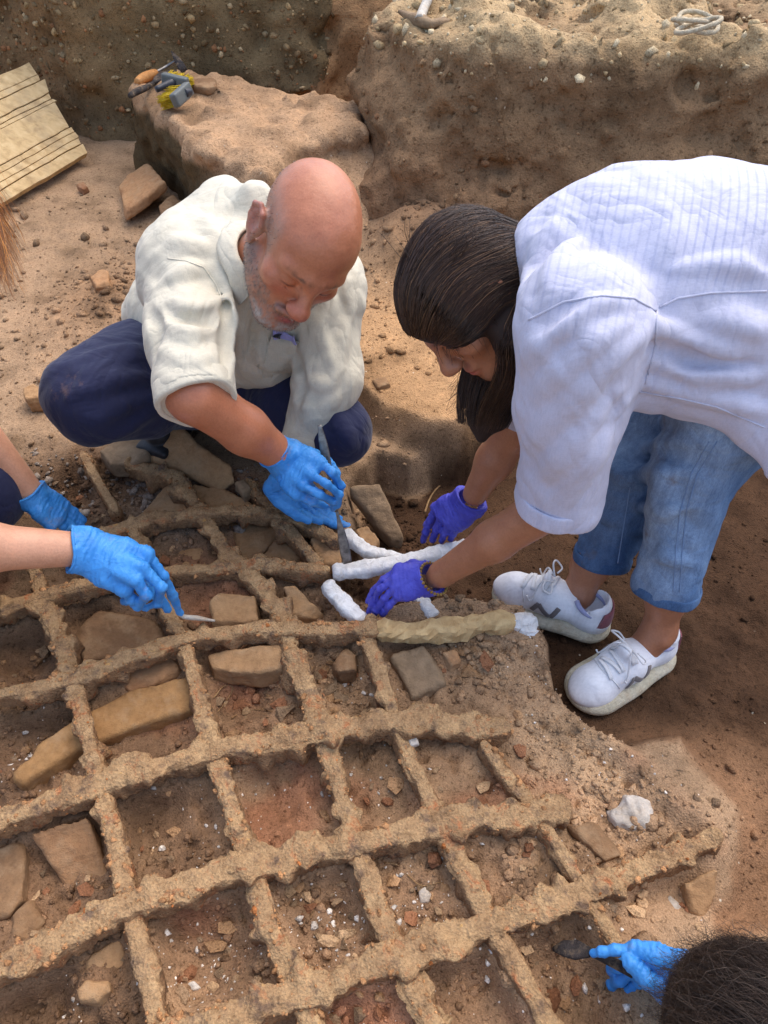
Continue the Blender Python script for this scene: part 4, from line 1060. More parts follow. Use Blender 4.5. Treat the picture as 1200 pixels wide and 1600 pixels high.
# gloves
mk_glove('glove', M_BLUE, man, PD(446, 718, 1.44), RE, J((500, 722, 1.415), (487, 742, 1.405), (474, 759, 1.41), (463, 773, 1.43)),
         [J((519, 738, 1.41), (533, 758, 1.435), (530, 778, 1.46)), J((511, 757, 1.40), (530, 773, 1.43), (528, 790, 1.46)), J((501, 773, 1.41), (521, 784, 1.445), (521, 796, 1.47)), J((488, 784, 1.435), (507, 791, 1.465))],
         J((480, 710, 1.465), (508, 716, 1.48), (524, 740, 1.485), (527, 768, 1.48)), r=.94, cuff=.035, wr=.0325)
mk_glove('glove', M_BLUE, man, PD(446, 745, 1.585), LE, J((455, 790, 1.60), (466, 783, 1.62), (476, 774, 1.64), (486, 766, 1.655)),
         [J((478, 805, 1.605), (500, 815, 1.62)), J((494, 806, 1.63), (518, 818, 1.645), (530, 822, 1.65)), J((505, 806, 1.65), (530, 817, 1.66), (544, 823, 1.665)), J((512, 802, 1.66), (530, 810, 1.675))],
         J((424, 762, 1.575), (436, 786, 1.58), (466, 806, 1.59), (482, 814, 1.595)), r=1.06, cuff=.05, wr=.036)
# steel spatula held in the man's right hand
def steel_mat():
    t = NT('worn_steel'); n = t.noise(90, 5, .6)
    return t.out(t.ramp(n, [(0.3, S(96, 92, 88)), (0.7, S(150, 146, 140))]), 0.42, t.bump(n, .15, .001), .5, Metallic=0.85)
M_STEEL = steel_mat()
def spatula(label, tip, top, name='spatula'):
    ax = unit(top - tip); L_ = np.linalg.norm(top - tip)
    e = tag(empty(name, tip), label, 'spatula')
    n = 40; t_ = np.linspace(0, 1, n); pts = tip + np.outer(t_, top - tip)
    side = unit(np.cross(ax, unit(V(0, 0, CAM_H) - tip)))
    def prof(lo, hi, w0): 
        s_ = (t_ >= lo) & (t_ <= hi); return pts[s_], s_
    for nm, a, b, wf in (('blade', 0, .40, lambda t: .0035 + .0075 * math.sin(math.pi * min(1, (t + .12) / .45)) ), ('shank', .39, .62, lambda t: .003), ('handle_blade', .61, 1.0, lambda t: .0028 + .0062 * math.sin(math.pi * min(1, max(0, (t - .60) / .42))))):
        tt = np.linspace(a, b, 18); pp = tip + np.outer(tt, top - tip)
        sc = np.array([(wf(t), .0016 if nm != 'shank' else .0028) for t in tt])
        v_, f_ = sweep(pp, rprof(12, .6), sc, tuple(np.cross(side, ax)))
        adopt(e, mesh_np(nm, v_, f_, M_STEEL))
    return e
spatula("thin steel spatula gripped in the crouching person's blue glove", PD(543, 880, 1.535), PD(499, 664, 1.43))

# ------------------------------------------------------------------ the bending woman
wom = tag(empty('person', PZ(960, 980, -0.125)), 'bending person with long dark hair in a white shirt and blue jeans', 'person')
HW = Head(PD(735, 466, 1.20), CV(-.45, -.78, -.16), CV(-.80, .30, .46), .95)
NS, NE, NW = PD(905, 505, 1.02), PD(868, 785, 1.24), PD(690, 897, 1.435)        # near arm
FS, FE, FW = PD(872, 470, 1.27), PD(806, 665, 1.41), PD(742, 772, 1.52)         # far arm
NBW = HW.L(0, -.06, -.19)
HIPN, HIPF = PD(1215, 545, 1.16), PD(1195, 470, 1.34)
KN, KF = PD(1085, 735, 1.30), PD(985, 735, 1.47)
AN, AF = PD(1030, 985, 1.47), PD(905, 925, 1.575)
v = Vol(HW.c - .22, HW.c + .22, 0.0028); HW.build(v, female=True)
hp, hf = v.net(); hp = relax(hp, hf, 2, .4)
lo = np.min([NS, NE, NW, FW, AN, AF, NBW], 0) - .16; hi = np.max([NS, NE, HIPN, HIPF, FS, NBW], 0) + .16
v = Vol(lo, hi, 0.0055)
v.chain([HW.L(0, -.03, -.10), NBW, PD(990, 470, 1.17), PD(1200, 490, 1.22)], [.045, .045, .06, .08], .03)
v.chain([NBW, NS, NE], [.05, .05, .040], .03); v.chain([NE, NE * .5 + NW * .5, NW], [.041, .036, .0255], .02); v.chain([NW, NW + unit(NW - NE) * .02], [.025, .02], .01)
v.chain([NBW, FS, FE], [.05, .05, .040], .03); v.chain([FE, FE * .5 + FW * .5, FW], [.041, .036, .0255], .02)
v.chain([HIPN, KN, AN * .75 + KN * .25, AN], [.07, .055, .036, .031], .03); v.chain([HIPF, KF, AF * .75 + KF * .25, AF], [.07, .055, .036, .031], .03)
v.cap(AN, AN + V(-.03, -.02, -.05), .031, .033, .02); v.cap(AF, AF + V(-.03, .0, -.05), .031, .033, .02)
for A_ in (AN, AF):
    v.ell(A_ + V(0, -.028, 0), (.012, .010, .013), None, .012)
ap, af = v.net(); ap = relax(ap, af, 1, .4)
bp, bf = join_np([(hp, hf), (ap, af)])
q = HW.inv(bp); isH = np.zeros(len(bp)); isH[:len(hp)] = 1
col = np.tile(np.array(S(172, 116, 84)), (len(bp), 1))
col = blend(col, S(182, 92, 84), isH * np.exp(-((q[:, 0] / .02) ** 2 + ((q[:, 2] + .072) / .010) ** 2)) * sstep(q[:, 1], .085, .10))
col = blend(col, S(60, 40, 32), isH * np.exp(-(((np.abs(q[:, 0]) - .032) / .020) ** 2 + ((q[:, 2] - .027) / .0045) ** 2)) * sstep(q[:, 1], .072, .085) * .9)
col = blend(col, S(40, 26, 22), isH * np.exp(-(((np.abs(q[:, 0]) - .035) / .013) ** 2 + ((q[:, 2] + .006) / .0024) ** 2)) * sstep(q[:, 1], .076, .084))
adopt(wom, mesh_np('body', bp, bf, M_SKIN, col=col))

def shirt_stripes(t, c):
    sep = t.n('ShaderNodeSeparateXYZ'); t.l(t.co(), sep.inputs[0])
    w = t.math('SINE', t.math('MULTIPLY', t.math('ADD', sep.outputs['X'], t.math('MULTIPLY', sep.outputs['Y'], -0.28)), 2 * math.pi / 0.0125))
    s_ = t.ramp(w, [(0.45, (1, 1, 1)), (0.95, (0.70, 0.73, 0.84))])
    m = t.ramp(sep.outputs['Z'], [(0.66, (0, 0, 0)), (0.74, (1, 1, 1))])
    m2 = t.ramp(t.noise(7, 3, .5), [(0.35, (.15,) * 3), (0.6, (.75,) * 3)])
    return t.mix(c, s_, t.mix(m, m2, 1.0, 'MULTIPLY'), 'MULTIPLY')
M_WHITE = cloth_mat('white_cotton', S(194, 193, 209), 520, .85, .3, .05, stripes=shirt_stripes)
M_WHITE2 = cloth_mat('white_stitching', S(190, 190, 205), 520, .85, .3, .05)
def build_wshirt(v):
    z = V(0, .25, 1)
    v.chain([PD(885, 415, 1.15), PD(985, 396, 1.15), PD(1090, 405, 1.17), PD(1290, 440, 1.21)], [.085, .162, .190, .208], .06, flat=(z, .70))
    v.chain([NBW, PD(920, 420, 1.17)], [.060, .11], .05)
    v.cap(PD(1000, 510, 1.12), PD(1250, 550, 1.16), .11, .125, .06)
    v.cap(PD(1000, 585, 1.13), PD(1260, 610, 1.17), .05, .075, .05); 
    v.chain([PD(1200, 560, 1.12), PD(1225, 660, 1.12), PD(1222, 735, 1.13)], [.10, .055, .028], .04, flat=((0, 1, 0), .6))
    v.cap(NBW + V(.03, 0, .0), NS, .076, .080, .05)
    v.chain([NS, PD(895, 620, 1.10), PD(875, 745, 1.205)], [.086, .073, .063], .04); v.cap(PD(875, 745, 1.205), NE + V(.01, 0, .0), .066, .068, .02)
    v.chain([PD(915, 660, 1.13), PD(912, 775, 1.22)], [.05, .03], .03)
    v.cap(PD(960, 385, 1.25), FS, .09, .072, .04); v.chain([FS, PD(826, 600, 1.36), PD(815, 650, 1.40)], [.085, .064, .056], .03)
v = Vol(np.min([NE, NW, NBW, FE], 0) - .17, np.max([NS, HIPN, HIPF, FS], 0) + .24, .0046)
build_wshirt(v); P0, F0 = v.net(); B0 = bvh_of(P0, F0)
for pts, r in [([(845, 610), (880, 570), (930, 530), (985, 505)], .013), ([(850, 680), (900, 620), (960, 560), (1005, 520)], .013), ([(835, 560), (870, 520), (920, 490)], .011), ([(850, 740), (905, 680), (960, 610)], .012), ([(880, 770), (930, 700), (975, 630)], .010),
               ([(1020, 500), (1060, 530), (1150, 545)], .011), ([(1030, 560), (1090, 585), (1190, 590)], .012), ([(1010, 600), (1080, 615), (1190, 640)], .010), ([(830, 430), (845, 390), (880, 340)], .010), ([(850, 460), (870, 410), (905, 370)], .009),
               ([(880, 500), (930, 470), (990, 470)], .010), ([(1050, 420), (1120, 410), (1195, 425)], .008), ([(820, 480), (826, 430), (845, 380)], .008), ([(1100, 500), (1150, 500), (1195, 510)], .010)]:
    fold(v, B0, pts, r, .018)
for pts, r in [([(1015, 540), (1080, 560), (1180, 568)], .009), ([(830, 520), (860, 490), (900, 470)], .007)]:
    fold(v, B0, pts, r, .016, -r * .5, '-')
v.disp(lambda x, y, z: crisp(x, y, z, .022, 5) + 0.002 * fbm(x + z, y - z, z * .4, 24, 2), .03)
axN = unit(NE - PD(885, 690, 1.16)) + .35 * unit(NW - NE); cut_end(v, NE + unit(axN) * .008, axN, .095, hollow=.06, wall=.044)
axF = unit(FE - PD(830, 590, 1.35)); cut_end(v, FE - axF * .012, axF, .075, hollow=.05, wall=.033)
v.cap(HW.L(0, -.02, -.03), HW.L(0, -.04, -.21), .060, .052, .006, '-')
P0, F0 = v.net(); P0 = relax(P0, F0, 1, .3)
wshirt = adopt(wom, mesh_np('shirt', P0, F0, M_WHITE)); B0 = bvh_of(P0, F0)
band('cuff', NE - unit(axN) * .010, axN, .0685, .017, .0032, M_WHITE, wshirt)
seam([(826, 500), (880, 472), (940, 462), (990, 466), (1026, 486), (1024, 540), (1008, 600)], B0, M_WHITE2, wshirt, .0016)
seam([(1030, 480), (1060, 466), (1110, 458), (1160, 456), (1198, 455)], B0, M_WHITE2, wshirt, .0016)
seam([(1000, 612), (1060, 622), (1120, 636), (1195, 668)], B0, M_WHITE2, wshirt, .0012)
collar_ring(HW, M_WHITE, wshirt, -.120, .066, -.165, .092, .40, .03)

def jeans_mat():
    t = NT('faded_denim')
    n = t.noise(9, 3, .55, t.co((1, 1, .35))); a = t.noise(700, 2, .5, t.co((1, 1, .25))); st = t.noise(130, 3, .6, t.co((1, 1, .12)))
    c = t.ramp(n, [(0.30, S(56, 80, 114)), (0.5, S(82, 110, 146)), (0.70, S(116, 142, 174))])
    c = t.mix(c, S(176, 194, 212), t.mix(t.attr(), t.ramp(t.noise(16, 4, .6), [(0.3, (.5,) * 3), (0.65, (.85,) * 3)]), 1.0, 'MULTIPLY'))
    c = t.mix(c, t.ramp(st, [(0.3, (.72, .74, .78)), (0.6, (1.1, 1.1, 1.08))]), .7, 'MULTIPLY')
    c = t.mix(c, t.ramp(a, [(0.35, (.75, .76, .8)), (0.62, (1.15, 1.15, 1.12))]), .7, 'MULTIPLY')
    c = t.mix(c, S(108, 92, 80), t.ramp(t.noise(14, 4, .6), [(0.64, (0, 0, 0)), (0.76, (.6, .6, .6))]))
    rg = t.math('ABSOLUTE', t.math('SUBTRACT', t.noise(13, 2, .5, t.co((1, 1, 1.6)), 1.0), .5))
    nb = t.bump(rg, .25, .035); nb = t.bump(a, .35, .001, nb)
    return t.out(c, .9, nb, .15)
M_JEANS = jeans_mat()
M_STITCH = cloth_mat('denim_stitching', S(118, 142, 174), 300, .85, .3, .05)
HN, HF = PD(1040, 925, 1.435), PD(938, 880, 1.545)      # hem centres
v = Vol(np.min([HN, HF, KN, KF], 0) - .15, np.max([HIPN, HIPF], 0) + .2, .0056)
v.cap(HIPN, HIPF, .125, .12, .06)
v.chain([HIPN, KN * .5 + HIPN * .5, KN, HN], [.112, .090, .070, .061], .04)
v.chain([HIPF, KF * .5 + HIPF * .5, KF, HF], [.112, .088, .067, .057], .04)
P1, F1 = v.net(); B1 = bvh_of(P1, F1)
for pts, r in [([(1010, 700), (1050, 690), (1100, 690)], .010), ([(1000, 740), (1040, 735), (1090, 745)], .009), ([(1000, 790), (1040, 800), (1080, 790)], .008), ([(960, 720), (975, 745), (1000, 750)], .008), ([(930, 800), (955, 815), (980, 810)], .007), ([(1030, 660), (1080, 650), (1140, 660)], .010), ([(1000, 880), (1040, 870), (1080, 885)], .007)]:
    fold(v, B1, pts, r, .018)
v.disp(lambda x, y, z: crisp(x, y, z, .019, 9) + .002 * fbm(x, y, z, 32, 2), .03)
axJ = unit(HN - KN); cut_end(v, HN, axJ, .09, hollow=.07, wall=.042)
axK = unit(HF - KF); cut_end(v, HF, axK, .085, hollow=.07, wall=.042)
P1, F1 = v.net(); P1 = relax(P1, F1, 1, .5)
def leg_front(P, chain, front):
    best = np.full(len(P), 9.0); w = np.zeros(len(P)); front = unit(front)
    for a, b in zip(chain[:-1], chain[1:]):
        ab = b - a; t = np.clip(((P - a) @ ab) / (ab @ ab), 0, 1); q = P - a - t[:, None] * ab; d = np.linalg.norm(q, axis=1)
        k = (q / (d[:, None] + 1e-6)) @ front; m = d < best; w[m] = k[m]; best[m] = d[m]
    return best, sstep(w, .15, .95)
b1, w1 = leg_front(P1, [HIPN, KN, HN], V(-.75, -.45, .3)); b2, w2 = leg_front(P1, [HIPF, KF, HF], V(-.75, -.45, .3))
wear = np.where(b1 < b2, w1 * .6, w2 * .25) * sstep(P1[:, 2], .0, .15)
jeans = adopt(wom, mesh_np('jeans', P1, F1, M_JEANS, col=np.repeat(wear[:, None], 3, 1))); B1 = bvh_of(P1, F1)
band('hem', HN - axJ * .012, axJ, .0615, .011, .003, M_JEANS, jeans); band('hem', HF - axK * .012, axK, .0575, .011, .003, M_JEANS, jeans)
seam([(1120, 690), (1090, 740), (1072, 800), (1066, 860), (1062, 925)], B1, M_STITCH, jeans, .0010); seam([(1108, 690), (1080, 740), (1062, 800), (1056, 860), (1052, 925)], B1, M_STITCH, jeans, .001)
seam([(985, 760), (975, 820), (965, 880)], B1, M_STITCH, jeans, .0012)

# gloves
mk_glove('glove', M_VIOLET, wom, PD(668, 907, 1.45), NE, J((624, 890, 1.452), (617, 903, 1.443), (617, 918, 1.443), (623, 931, 1.448)),
         [J((600, 904, 1.457), (584, 924, 1.482), (574, 940, 1.50)), J((594, 920, 1.452), (581, 942, 1.482), (576, 956, 1.50)), J((600, 935, 1.457), (588, 953, 1.487), (583, 963, 1.50)), J((608, 946, 1.462), (598, 959, 1.487))],
         J((645, 886, 1.485), (622, 893, 1.51), (604, 910, 1.53)), r=.90, cuff=.012, wr=.032)
mk_glove('glove', M_VIOLET, wom, PD(733, 785, 1.545), FE, J((683, 793, 1.60), (690, 807, 1.585), (702, 818, 1.575), (715, 823, 1.575)),
         [J((671, 814, 1.625), (665, 832, 1.645), (661, 845, 1.66)), J((683, 827, 1.61), (676, 843, 1.635)), J((695, 832, 1.60), (690, 845, 1.62)), J((708, 833, 1.595), (704, 842, 1.615))],
         J((712, 784, 1.60), (685, 798, 1.635), (669, 820, 1.655)), r=.98, cuff=.012, wr=.033)
# beaded bracelet on the near wrist
M_BEAD = stone_mat('amber_beads', S(150, 110, 50), S(196, 164, 96), 4, .4)
br = frame(unit(NE - NW), V(0, 0, 1)); c0 = PD(678, 904, 1.442)
vs = []
for i in range(26):
    a = i / 26 * 2 * math.pi; c = c0 + (br[:, 0] * math.cos(a) + br[:, 2] * math.sin(a)) * .0335
    cc = circ(6); th = np.linspace(0, math.pi, 5)
    pv = np.array([c + .0036 * V(math.sin(t) * x, math.sin(t) * y, math.cos(t)) for t in th for x, y in cc])
    ff = np.array([[k * 6 + j, k * 6 + (j + 1) % 6, (k + 1) * 6 + (j + 1) % 6, (k + 1) * 6 + j] for k in range(4) for j in range(6)])
    vs.append((pv, ff))
adopt(wom, mesh_np('bracelet', *join_np(vs), M_BEAD))

# hair: solid mass plus fine strands
v = Vol(HW.c - V(.32, .36, .46), HW.c + .24, .0042)
HE = (.088, .112, .098)
v.ell(HW.L(0, -.022, .044), np.array(HE) * .915, HW.R, .02)
v.ell(HW.L(.0, -.05, -.01), np.array((.082, .075, .085)) * .92, HW.R, .03)
v.ell(HW.L(-.006, .022, .046), (.078, .076, .066), HW.R, .03); v.ell(HW.L(-.052, .012, .012), (.034, .062, .036), HW.R, .03); v.ell(HW.L(.052, .012, .012), (.034, .062, .036), HW.R, .03)
PONY = [HW.L(0, -.10, -.03), PD(800, 470, 1.27), PD(790, 540, 1.30), PD(770, 600, 1.315), PD(757, 645, 1.325), PD(752, 684, 1.335)]
v.chain(PONY, [.042, .040, .042, .038, .028, .010], .03)
v.chain([PD(790, 520, 1.28), PD(800, 600, 1.31), PD(785, 660, 1.33)], [.025, .022, .008], .03)
v.chain([HW.L(-.058, -.07, -.005), HW.L(-.062, -.060, -.06), PD(803, 525, 1.165), PD(796, 585, 1.215), PD(768, 640, 1.27)], [.034, .028, .026, .024, .012], .03)
# keep the face free
v.ell(HW.L(.004, .095, -.062), np.array((.070, .060, .066)), HW.R, .010, '-'); v.ell(HW.L(0, .04, -.085), np.array((.075, .06, .05)), HW.R, .010, '-')
v.disp(lambda x, y, z: .003 * fbm(x, y, z, 26, 2), .02)
P2, F2 = v.net(); P2 = relax(P2, F2, 2, .5)
DK = S(46, 32, 25)
BH = bvh_of(P2, F2)
hair = adopt(wom, mesh_np('hair', P2, F2, M_HAIR2, col=np.tile(np.array(DK), (len(P2), 1))))
paths = []
nape = np.array([0, -.105, -.035])
el_c = np.array([0, -.022, .044])
for i in range(6500):
    ph = nprng.uniform(-1.95, 1.95); sp = math.sin(ph); cp_ = math.cos(ph)
    st = np.array([sp * .052 + nprng.normal(0, .004), .088 + nprng.uniform(-.03, .004), .030 + .036 * cp_ + nprng.normal(0, .004)])
    en = nape + nprng.normal(0, .010, 3) + np.array([sp * .02, 0, 0])
    n = 17; t = np.linspace(0, 1, n)[:, None]
    ctl = np.array([sp * .17, -.005, .030 + .15 * cp_ + nprng.normal(0, .006)])
    p = (1 - t) ** 2 * st + 2 * t * (1 - t) * ctl + t * t * en - el_c
    p = p + np.stack([.0012 * np.sin(t[:, 0] * 9 + i)] * 3, -1)
    dw = p @ HW.R.T; oc = HW.L(*el_c); lift = abs(nprng.normal(0, .0016)) + .0006; pw = []
    for k_ in range(n):
        d_ = unit(dw[k_]); r_ = BH.ray_cast(Vector(oc), Vector(d_))
        if r_[0] is not None: pw.append(np.array(r_[0]) + d_ * lift)
    if len(pw) == n:
        pw = np.array(pw); seg = np.linalg.norm(np.diff(pw, axis=0), axis=1)
        if seg.max() < .07: paths.append(pw)
pony = resample(np.array(PONY), .03); pr_ = np.interp(np.linspace(0, 1, len(pony)), np.linspace(0, 1, 6), [.046, .048, .054, .056, .050, .034])
for i in range(2600):
    a = nprng.uniform(0, 2 * math.pi); rr = nprng.uniform(.9, 1.15); ph = nprng.uniform(0, 6); a2 = a + nprng.normal(0, .5)
    e_ = nprng.uniform(.6, 1.0); m_ = max(4, int(len(pony) * e_))
    T = np.gradient(pony, axis=0); T /= np.linalg.norm(T, axis=1, keepdims=True); A = np.cross(T, (1, .1, .2)); A /= np.linalg.norm(A, axis=1, keepdims=True); B = np.cross(T, A)
    aa = np.linspace(a, a2, len(pony))[:, None]
    p = pony + (A * np.cos(aa) + B * np.sin(aa)) * (pr_ * rr)[:, None] + A * (.004 * np.sin(np.arange(len(pony)) * .8 + ph))[:, None]
    paths.append(p[:m_])
SIDE = resample(np.array([HW.L(-.062, -.06, .015), HW.L(-.070, -.060, -.055), PD(803, 525, 1.150), PD(796, 585, 1.20), PD(766, 645, 1.26), PD(756, 680, 1.29)]), .03)
for i in range(700):
    w_ = np.linspace(.026, .016, len(SIDE))[:, None]; o1 = unit(nprng.normal(0, 1, 3)); ph = nprng.uniform(0, 6)
    p = SIDE + o1 * w_ * nprng.uniform(.85, 1.25) + V(1, 0, 0) * (.003 * np.sin(np.arange(len(SIDE)) * .9 + ph))[:, None]
    paths.append(p[:max(5, int(len(SIDE) * nprng.uniform(.7, 1)))])
for i in range(60):
    a = PD(nprng.uniform(735, 775), nprng.uniform(545, 575), 1.30); e = PD(nprng.uniform(696, 740), nprng.uniform(600, 650), 1.31)
    t = np.linspace(0, 1, 8)[:, None]; paths.append(a * (1 - t) + e * t + np.sin(t * math.pi) * nprng.normal(0, .006, 3) + V(0, 0, -.01) * np.sin(t * 3))
for i in range(36):
    a = nprng.uniform(-1.5, -.1); st = HW.L(math.sin(a) * .080, math.cos(a) * .092 - .005, .020 - .028 * abs(math.sin(a)) + nprng.uniform(0, .03))
    n_ = unit(st - HW.L(0, -.02, .04)); st = st + n_ * .006; d = unit(n_ * .15 + V(.15, -.1, -.9) + HW.R[:, 1] * -.25); p = [st - d * .02 + n_ * .002]
    for k in range(7): d = unit(d + nprng.normal(0, .10, 3) + V(.06, 0, -.05)); p.append(p[-1] + d * nprng.uniform(.006, .011))
    paths.append(p)
for i in range(120):      # flyaway hairs over the crown
    a = nprng.uniform(-1.6, 1.6); st = HW.L(math.sin(a) * .075, math.cos(a) * .05 - .03, .118 - .02 * abs(a)); n_ = unit(st - HW.L(0, -.02, .04)); d = unit(-HW.R[:, 1] + n_ * .35 + nprng.normal(0, .3, 3)); p = [st]
    for k in range(7): d = unit(d - n_ * .09 + nprng.normal(0, .12, 3)); p.append(p[-1] + d * .011)
    paths.append(p)
strands('hair_strands', paths, M_HAIR, wom, .00062, 3, S(60, 42, 31), .5, S(104, 76, 52), .14)
hair['label'] = 'long dark brown hair'
M_PEARL = stone_mat('pearl', S(214, 190, 176), S(236, 220, 206), 3, .25)
bm = bmesh.new(); bmesh.ops.create_icosphere(bm, subdivisions=2, radius=.0042, matrix=Matrix.Translation(Vector(HW.L(-.090, -.006, -.036))))
me = bpy.data.meshes.new('earring'); bm.to_mesh(me); bm.free(); o = bpy.data.objects.new('earring', me); COL.objects.link(o); me.materials.append(M_PEARL); adopt(wom, o)

# shoes
M_LEATHER = cloth_mat('white_leather', S(234, 233, 234), 200, .55, .08, .05, .35, dirt=.25, cstr=.08)
M_SOLE = stone_mat('cream_rubber', S(196, 186, 158), S(222, 214, 190), 2, .7)
M_LACE = cloth_mat('white_lace', S(224, 222, 220), 600, .85, .5, .04, cstr=.08)
M_MARK = cloth_mat('grey_suede', S(120, 112, 108), 500, .9, .3, .06, cstr=.08)
M_HEEL = cloth_mat('rose_suede', S(140, 82, 88), 500, .9, .3, .06, cstr=.08)
M_SOCK = cloth_mat('grey_lilac_lining', S(158, 160, 190), 500, .9, .3, .06, cstr=.08)
def trainer(heel, toe, ankle, zf, mark_side, label=None, L_=.262, tilt=0.0):
    d = unit(V(toe[0] - heel[0], toe[1] - heel[1], 0)); u = V(0, 0, 1); x = np.cross(d, u)
    R = np.stack([x, d, u], 1)
    base = V((toe[0] + heel[0]) / 2, (toe[1] + heel[1]) / 2, zf)
    def L(a, b, c): return base + R @ np.array([a, b, c])
    lo = base - .2; hi = base + .2
    hl = L_ / 2
    # upper
    v = Vol(lo, hi, .0034)
    v.chain([L(0, -hl + .040, .050), L(0, 0, .055), L(0, hl - .055, .040)], [.033, .036, .035], .03)
    v.ell(L(0, hl - .055, .030), (.043, .055, .028), R, .02); v.ell(L(0, -hl + .043, .042), (.034, .040, .044), R, .02)
    v.chain([L(0, -hl + .045, .06), L(0, -hl + .042, .088)], [.034, .033], .012); v.cap(L(0, .0, .060), L(0, .035, .052), .031, .029, .02)
    v.cap(L(0, .005, .075), L(0, .02, .105), .022, .018, .012, flat=(R[:, 1], .5))       # tongue
    v.cap(L(0, -hl + .050, .08), L(0, -hl + .052, .20), .029, .029, .003, '-')
    v.rbox(L(0, 0, -.03), (.2, .2, .042), .001, R, .002, '-')
    P_, F_ = v.net(); P_ = relax(P_, F_, 1, .5)
    s_ = mesh_np('shoe', P_, F_, M_LEATHER); adopt(wom, s_)
    if label: s_['label'] = label
    Bs = bvh_of(P_, F_)
    # sole
    v = Vol(lo, hi, .0036)
    for a, r in (((0, hl - .060), .052), ((0, .0), .044), ((0, -hl + .044), .043)):
        v.cap(L(a[0], a[1], .016), L(a[0], a[1] * .8, .016), r, r, .03, flat=(u, .42))
    v.chain([L(0, hl - .06, .016), L(0, 0, .016), L(0, -hl + .05, .016)], [.052, .046, .044], .02, flat=(u, .42))
    v.rbox(L(0, 0, -.02), (.2, .2, .0205), .001, R, .002, '-')
    v.rbox(L(0, 0, .065), (.2, .2, .032), .001, R, .004, '-')
    P_, F_ = v.net(); adopt(s_, mesh_np('sole', P_, F_, M_SOLE))
    # laces
    def srf(a, b, off=.002):
        o_ = L(a, b, .2); r_ = Bs.ray_cast(Vector(o_), Vector(-u)); 
        return np.array(r_[0]) + np.array(r_[1]) * off if r_[0] is not None else L(a, b, .08)
    for i, b in enumerate(np.linspace(.005, .058, 5)):
        w = .026 - .0012 * i
        pp = [srf(t * w, b + .004 * (1 if i % 2 else -1) * t, .0025) for t in np.linspace(-1, 1, 9)]
        v_, f_ = sweep(np.array(pp), rprof(10, .7), np.tile(np.array([[.0042, .0016]]), (9, 1)), tuple(u)); adopt(s_, mesh_np('lace', v_, f_, M_LACE))
    for sx in (-1, 1):
        c = srf(sx * .006, .012, .006)
        pp = [c, c + R @ V(sx * .018, .012, .016), c + R @ V(sx * .036, .010, .010), c + R @ V(sx * .030, -.006, .0), c + R @ V(sx * .010, -.002, .003)]
        make_tube('lace', pp, .0019, M_LACE, s_, 7, .004)
        pp = [c, c + R @ V(sx * .014, .02, .004), srf(sx * .036, .036, .003), srf(sx * .041, .046, .003)]
        make_tube('lace', pp, .0018, M_LACE, s_, 7, .004)
    # eyelets and toe stitching
    for sx in (-1, 1):
        for b in (.064, .070): pass
    pp = [srf(t * .040, .066 - .018 * abs(t) ** 2, .0006) for t in np.linspace(-.95, .95, 13)]
    make_tube('stitching', pp, .0013, M_LACE, s_, 6)
    # side letter of grey suede: an N of three bars, on the outer side
    def side(b, z, sx, off=.0012):
        o_ = L(sx * .15, b, z); r_ = Bs.ray_cast(Vector(o_), Vector(-R[:, 0] * sx))
        return (np.array(r_[0]) + R[:, 0] * sx * off) if r_[0] is not None else L(sx * .045, b, z)
    for sx in mark_side:
        for (b0, z0, b1, z1, wd) in ((.030, .042, .018, .070, .0052), (-.012, .042, -.024, .074, .0052), (.018, .069, -.010, .043, .0058)):
            pp = np.array([side(b0 + (b1 - b0) * t, z0 + (z1 - z0) * t, sx) for t in np.linspace(0, 1, 8)])
            v_, f_ = sweep(pp, rprof(8, .5), np.tile(np.array([[wd, .0012]]), (8, 1)), tuple(R[:, 0] * sx)); adopt(s_, mesh_np('side_mark', v_, f_, M_MARK))
    # heel tab
    A = np.array([L(math.sin(a) * .0365, -hl + .043 - math.cos(a) * .0405, .040) for a in np.linspace(-1.2, 1.2, 11)]); B = np.array([L(math.sin(a) * .0355, -hl + .043 - math.cos(a) * .0365, .092) for a in np.linspace(-.8, .8, 11)])
    ribbon('heel_tab', A, B, .003, M_HEEL, s_)
    # padded lining
    ring = [L(math.sin(a) * .030, -hl + .050 + math.cos(a) * .033, .088 + .008 * math.cos(a) - .006 * abs(math.sin(a))) for a in np.linspace(0.5, 2 * math.pi - .5, 25)]
    make_tube('lining', ring, .0055, M_SOCK, s_, 9)
    return s_
fl = -0.118
trainer(PZ(1036, 1016, fl), PZ(894, 1100, fl), AN, fl, (-1, 1), 'white trainer nearest the camera')
trainer(PZ(925, 984, fl), PZ(790, 930, fl), AF, fl, (-1, 1), 'white trainer beside the paper wrapped bar')

# ------------------------------------------------------------------ the person at the left edge
lp = tag(empty('person', V(-1.05, .55, -0.06)), 'person at the left edge with brown hair, bare forearms and light blue gloves', 'person')
W1_, E1_ = PD(118, 858, 1.275), PD(-190, 852, 1.12)
W2_, E2_ = PD(52, 776, 1.57), PD(-60, 640, 1.46)
S1_, S2_ = PD(-330, 640, .95), PD(-180, 420, 1.25)
HLc = PD(-186, 325, 1.05)
HL_ = Head(HLc, unit(V(.75, -.1, -.65)), unit(V(.5, .1, .85)), .97)
v = Vol(np.min([W1_, W2_, E1_, S1_, S2_], 0) - .25, np.max([W1_, W2_, HLc, S1_, S2_], 0) + .22, .0062)
v.chain([S1_, E1_], [.055, .045], .03); v.chain([E1_, E1_ * .5 + W1_ * .5, W1_], [.044, .040, .030], .02)
v.chain([S2_, E2_], [.055, .042], .03); v.chain([E2_, W2_], [.040, .028], .02)
v.chain([HLc - V(.06, 0, .10), S1_ * .5 + S2_ * .5, S1_ * .5 + S2_ * .5 - V(.1, 0, .2)], [.05, .09, .12], .05); v.cap(S1_, S2_, .08, .08, .05)
HL_.build(v, female=True)
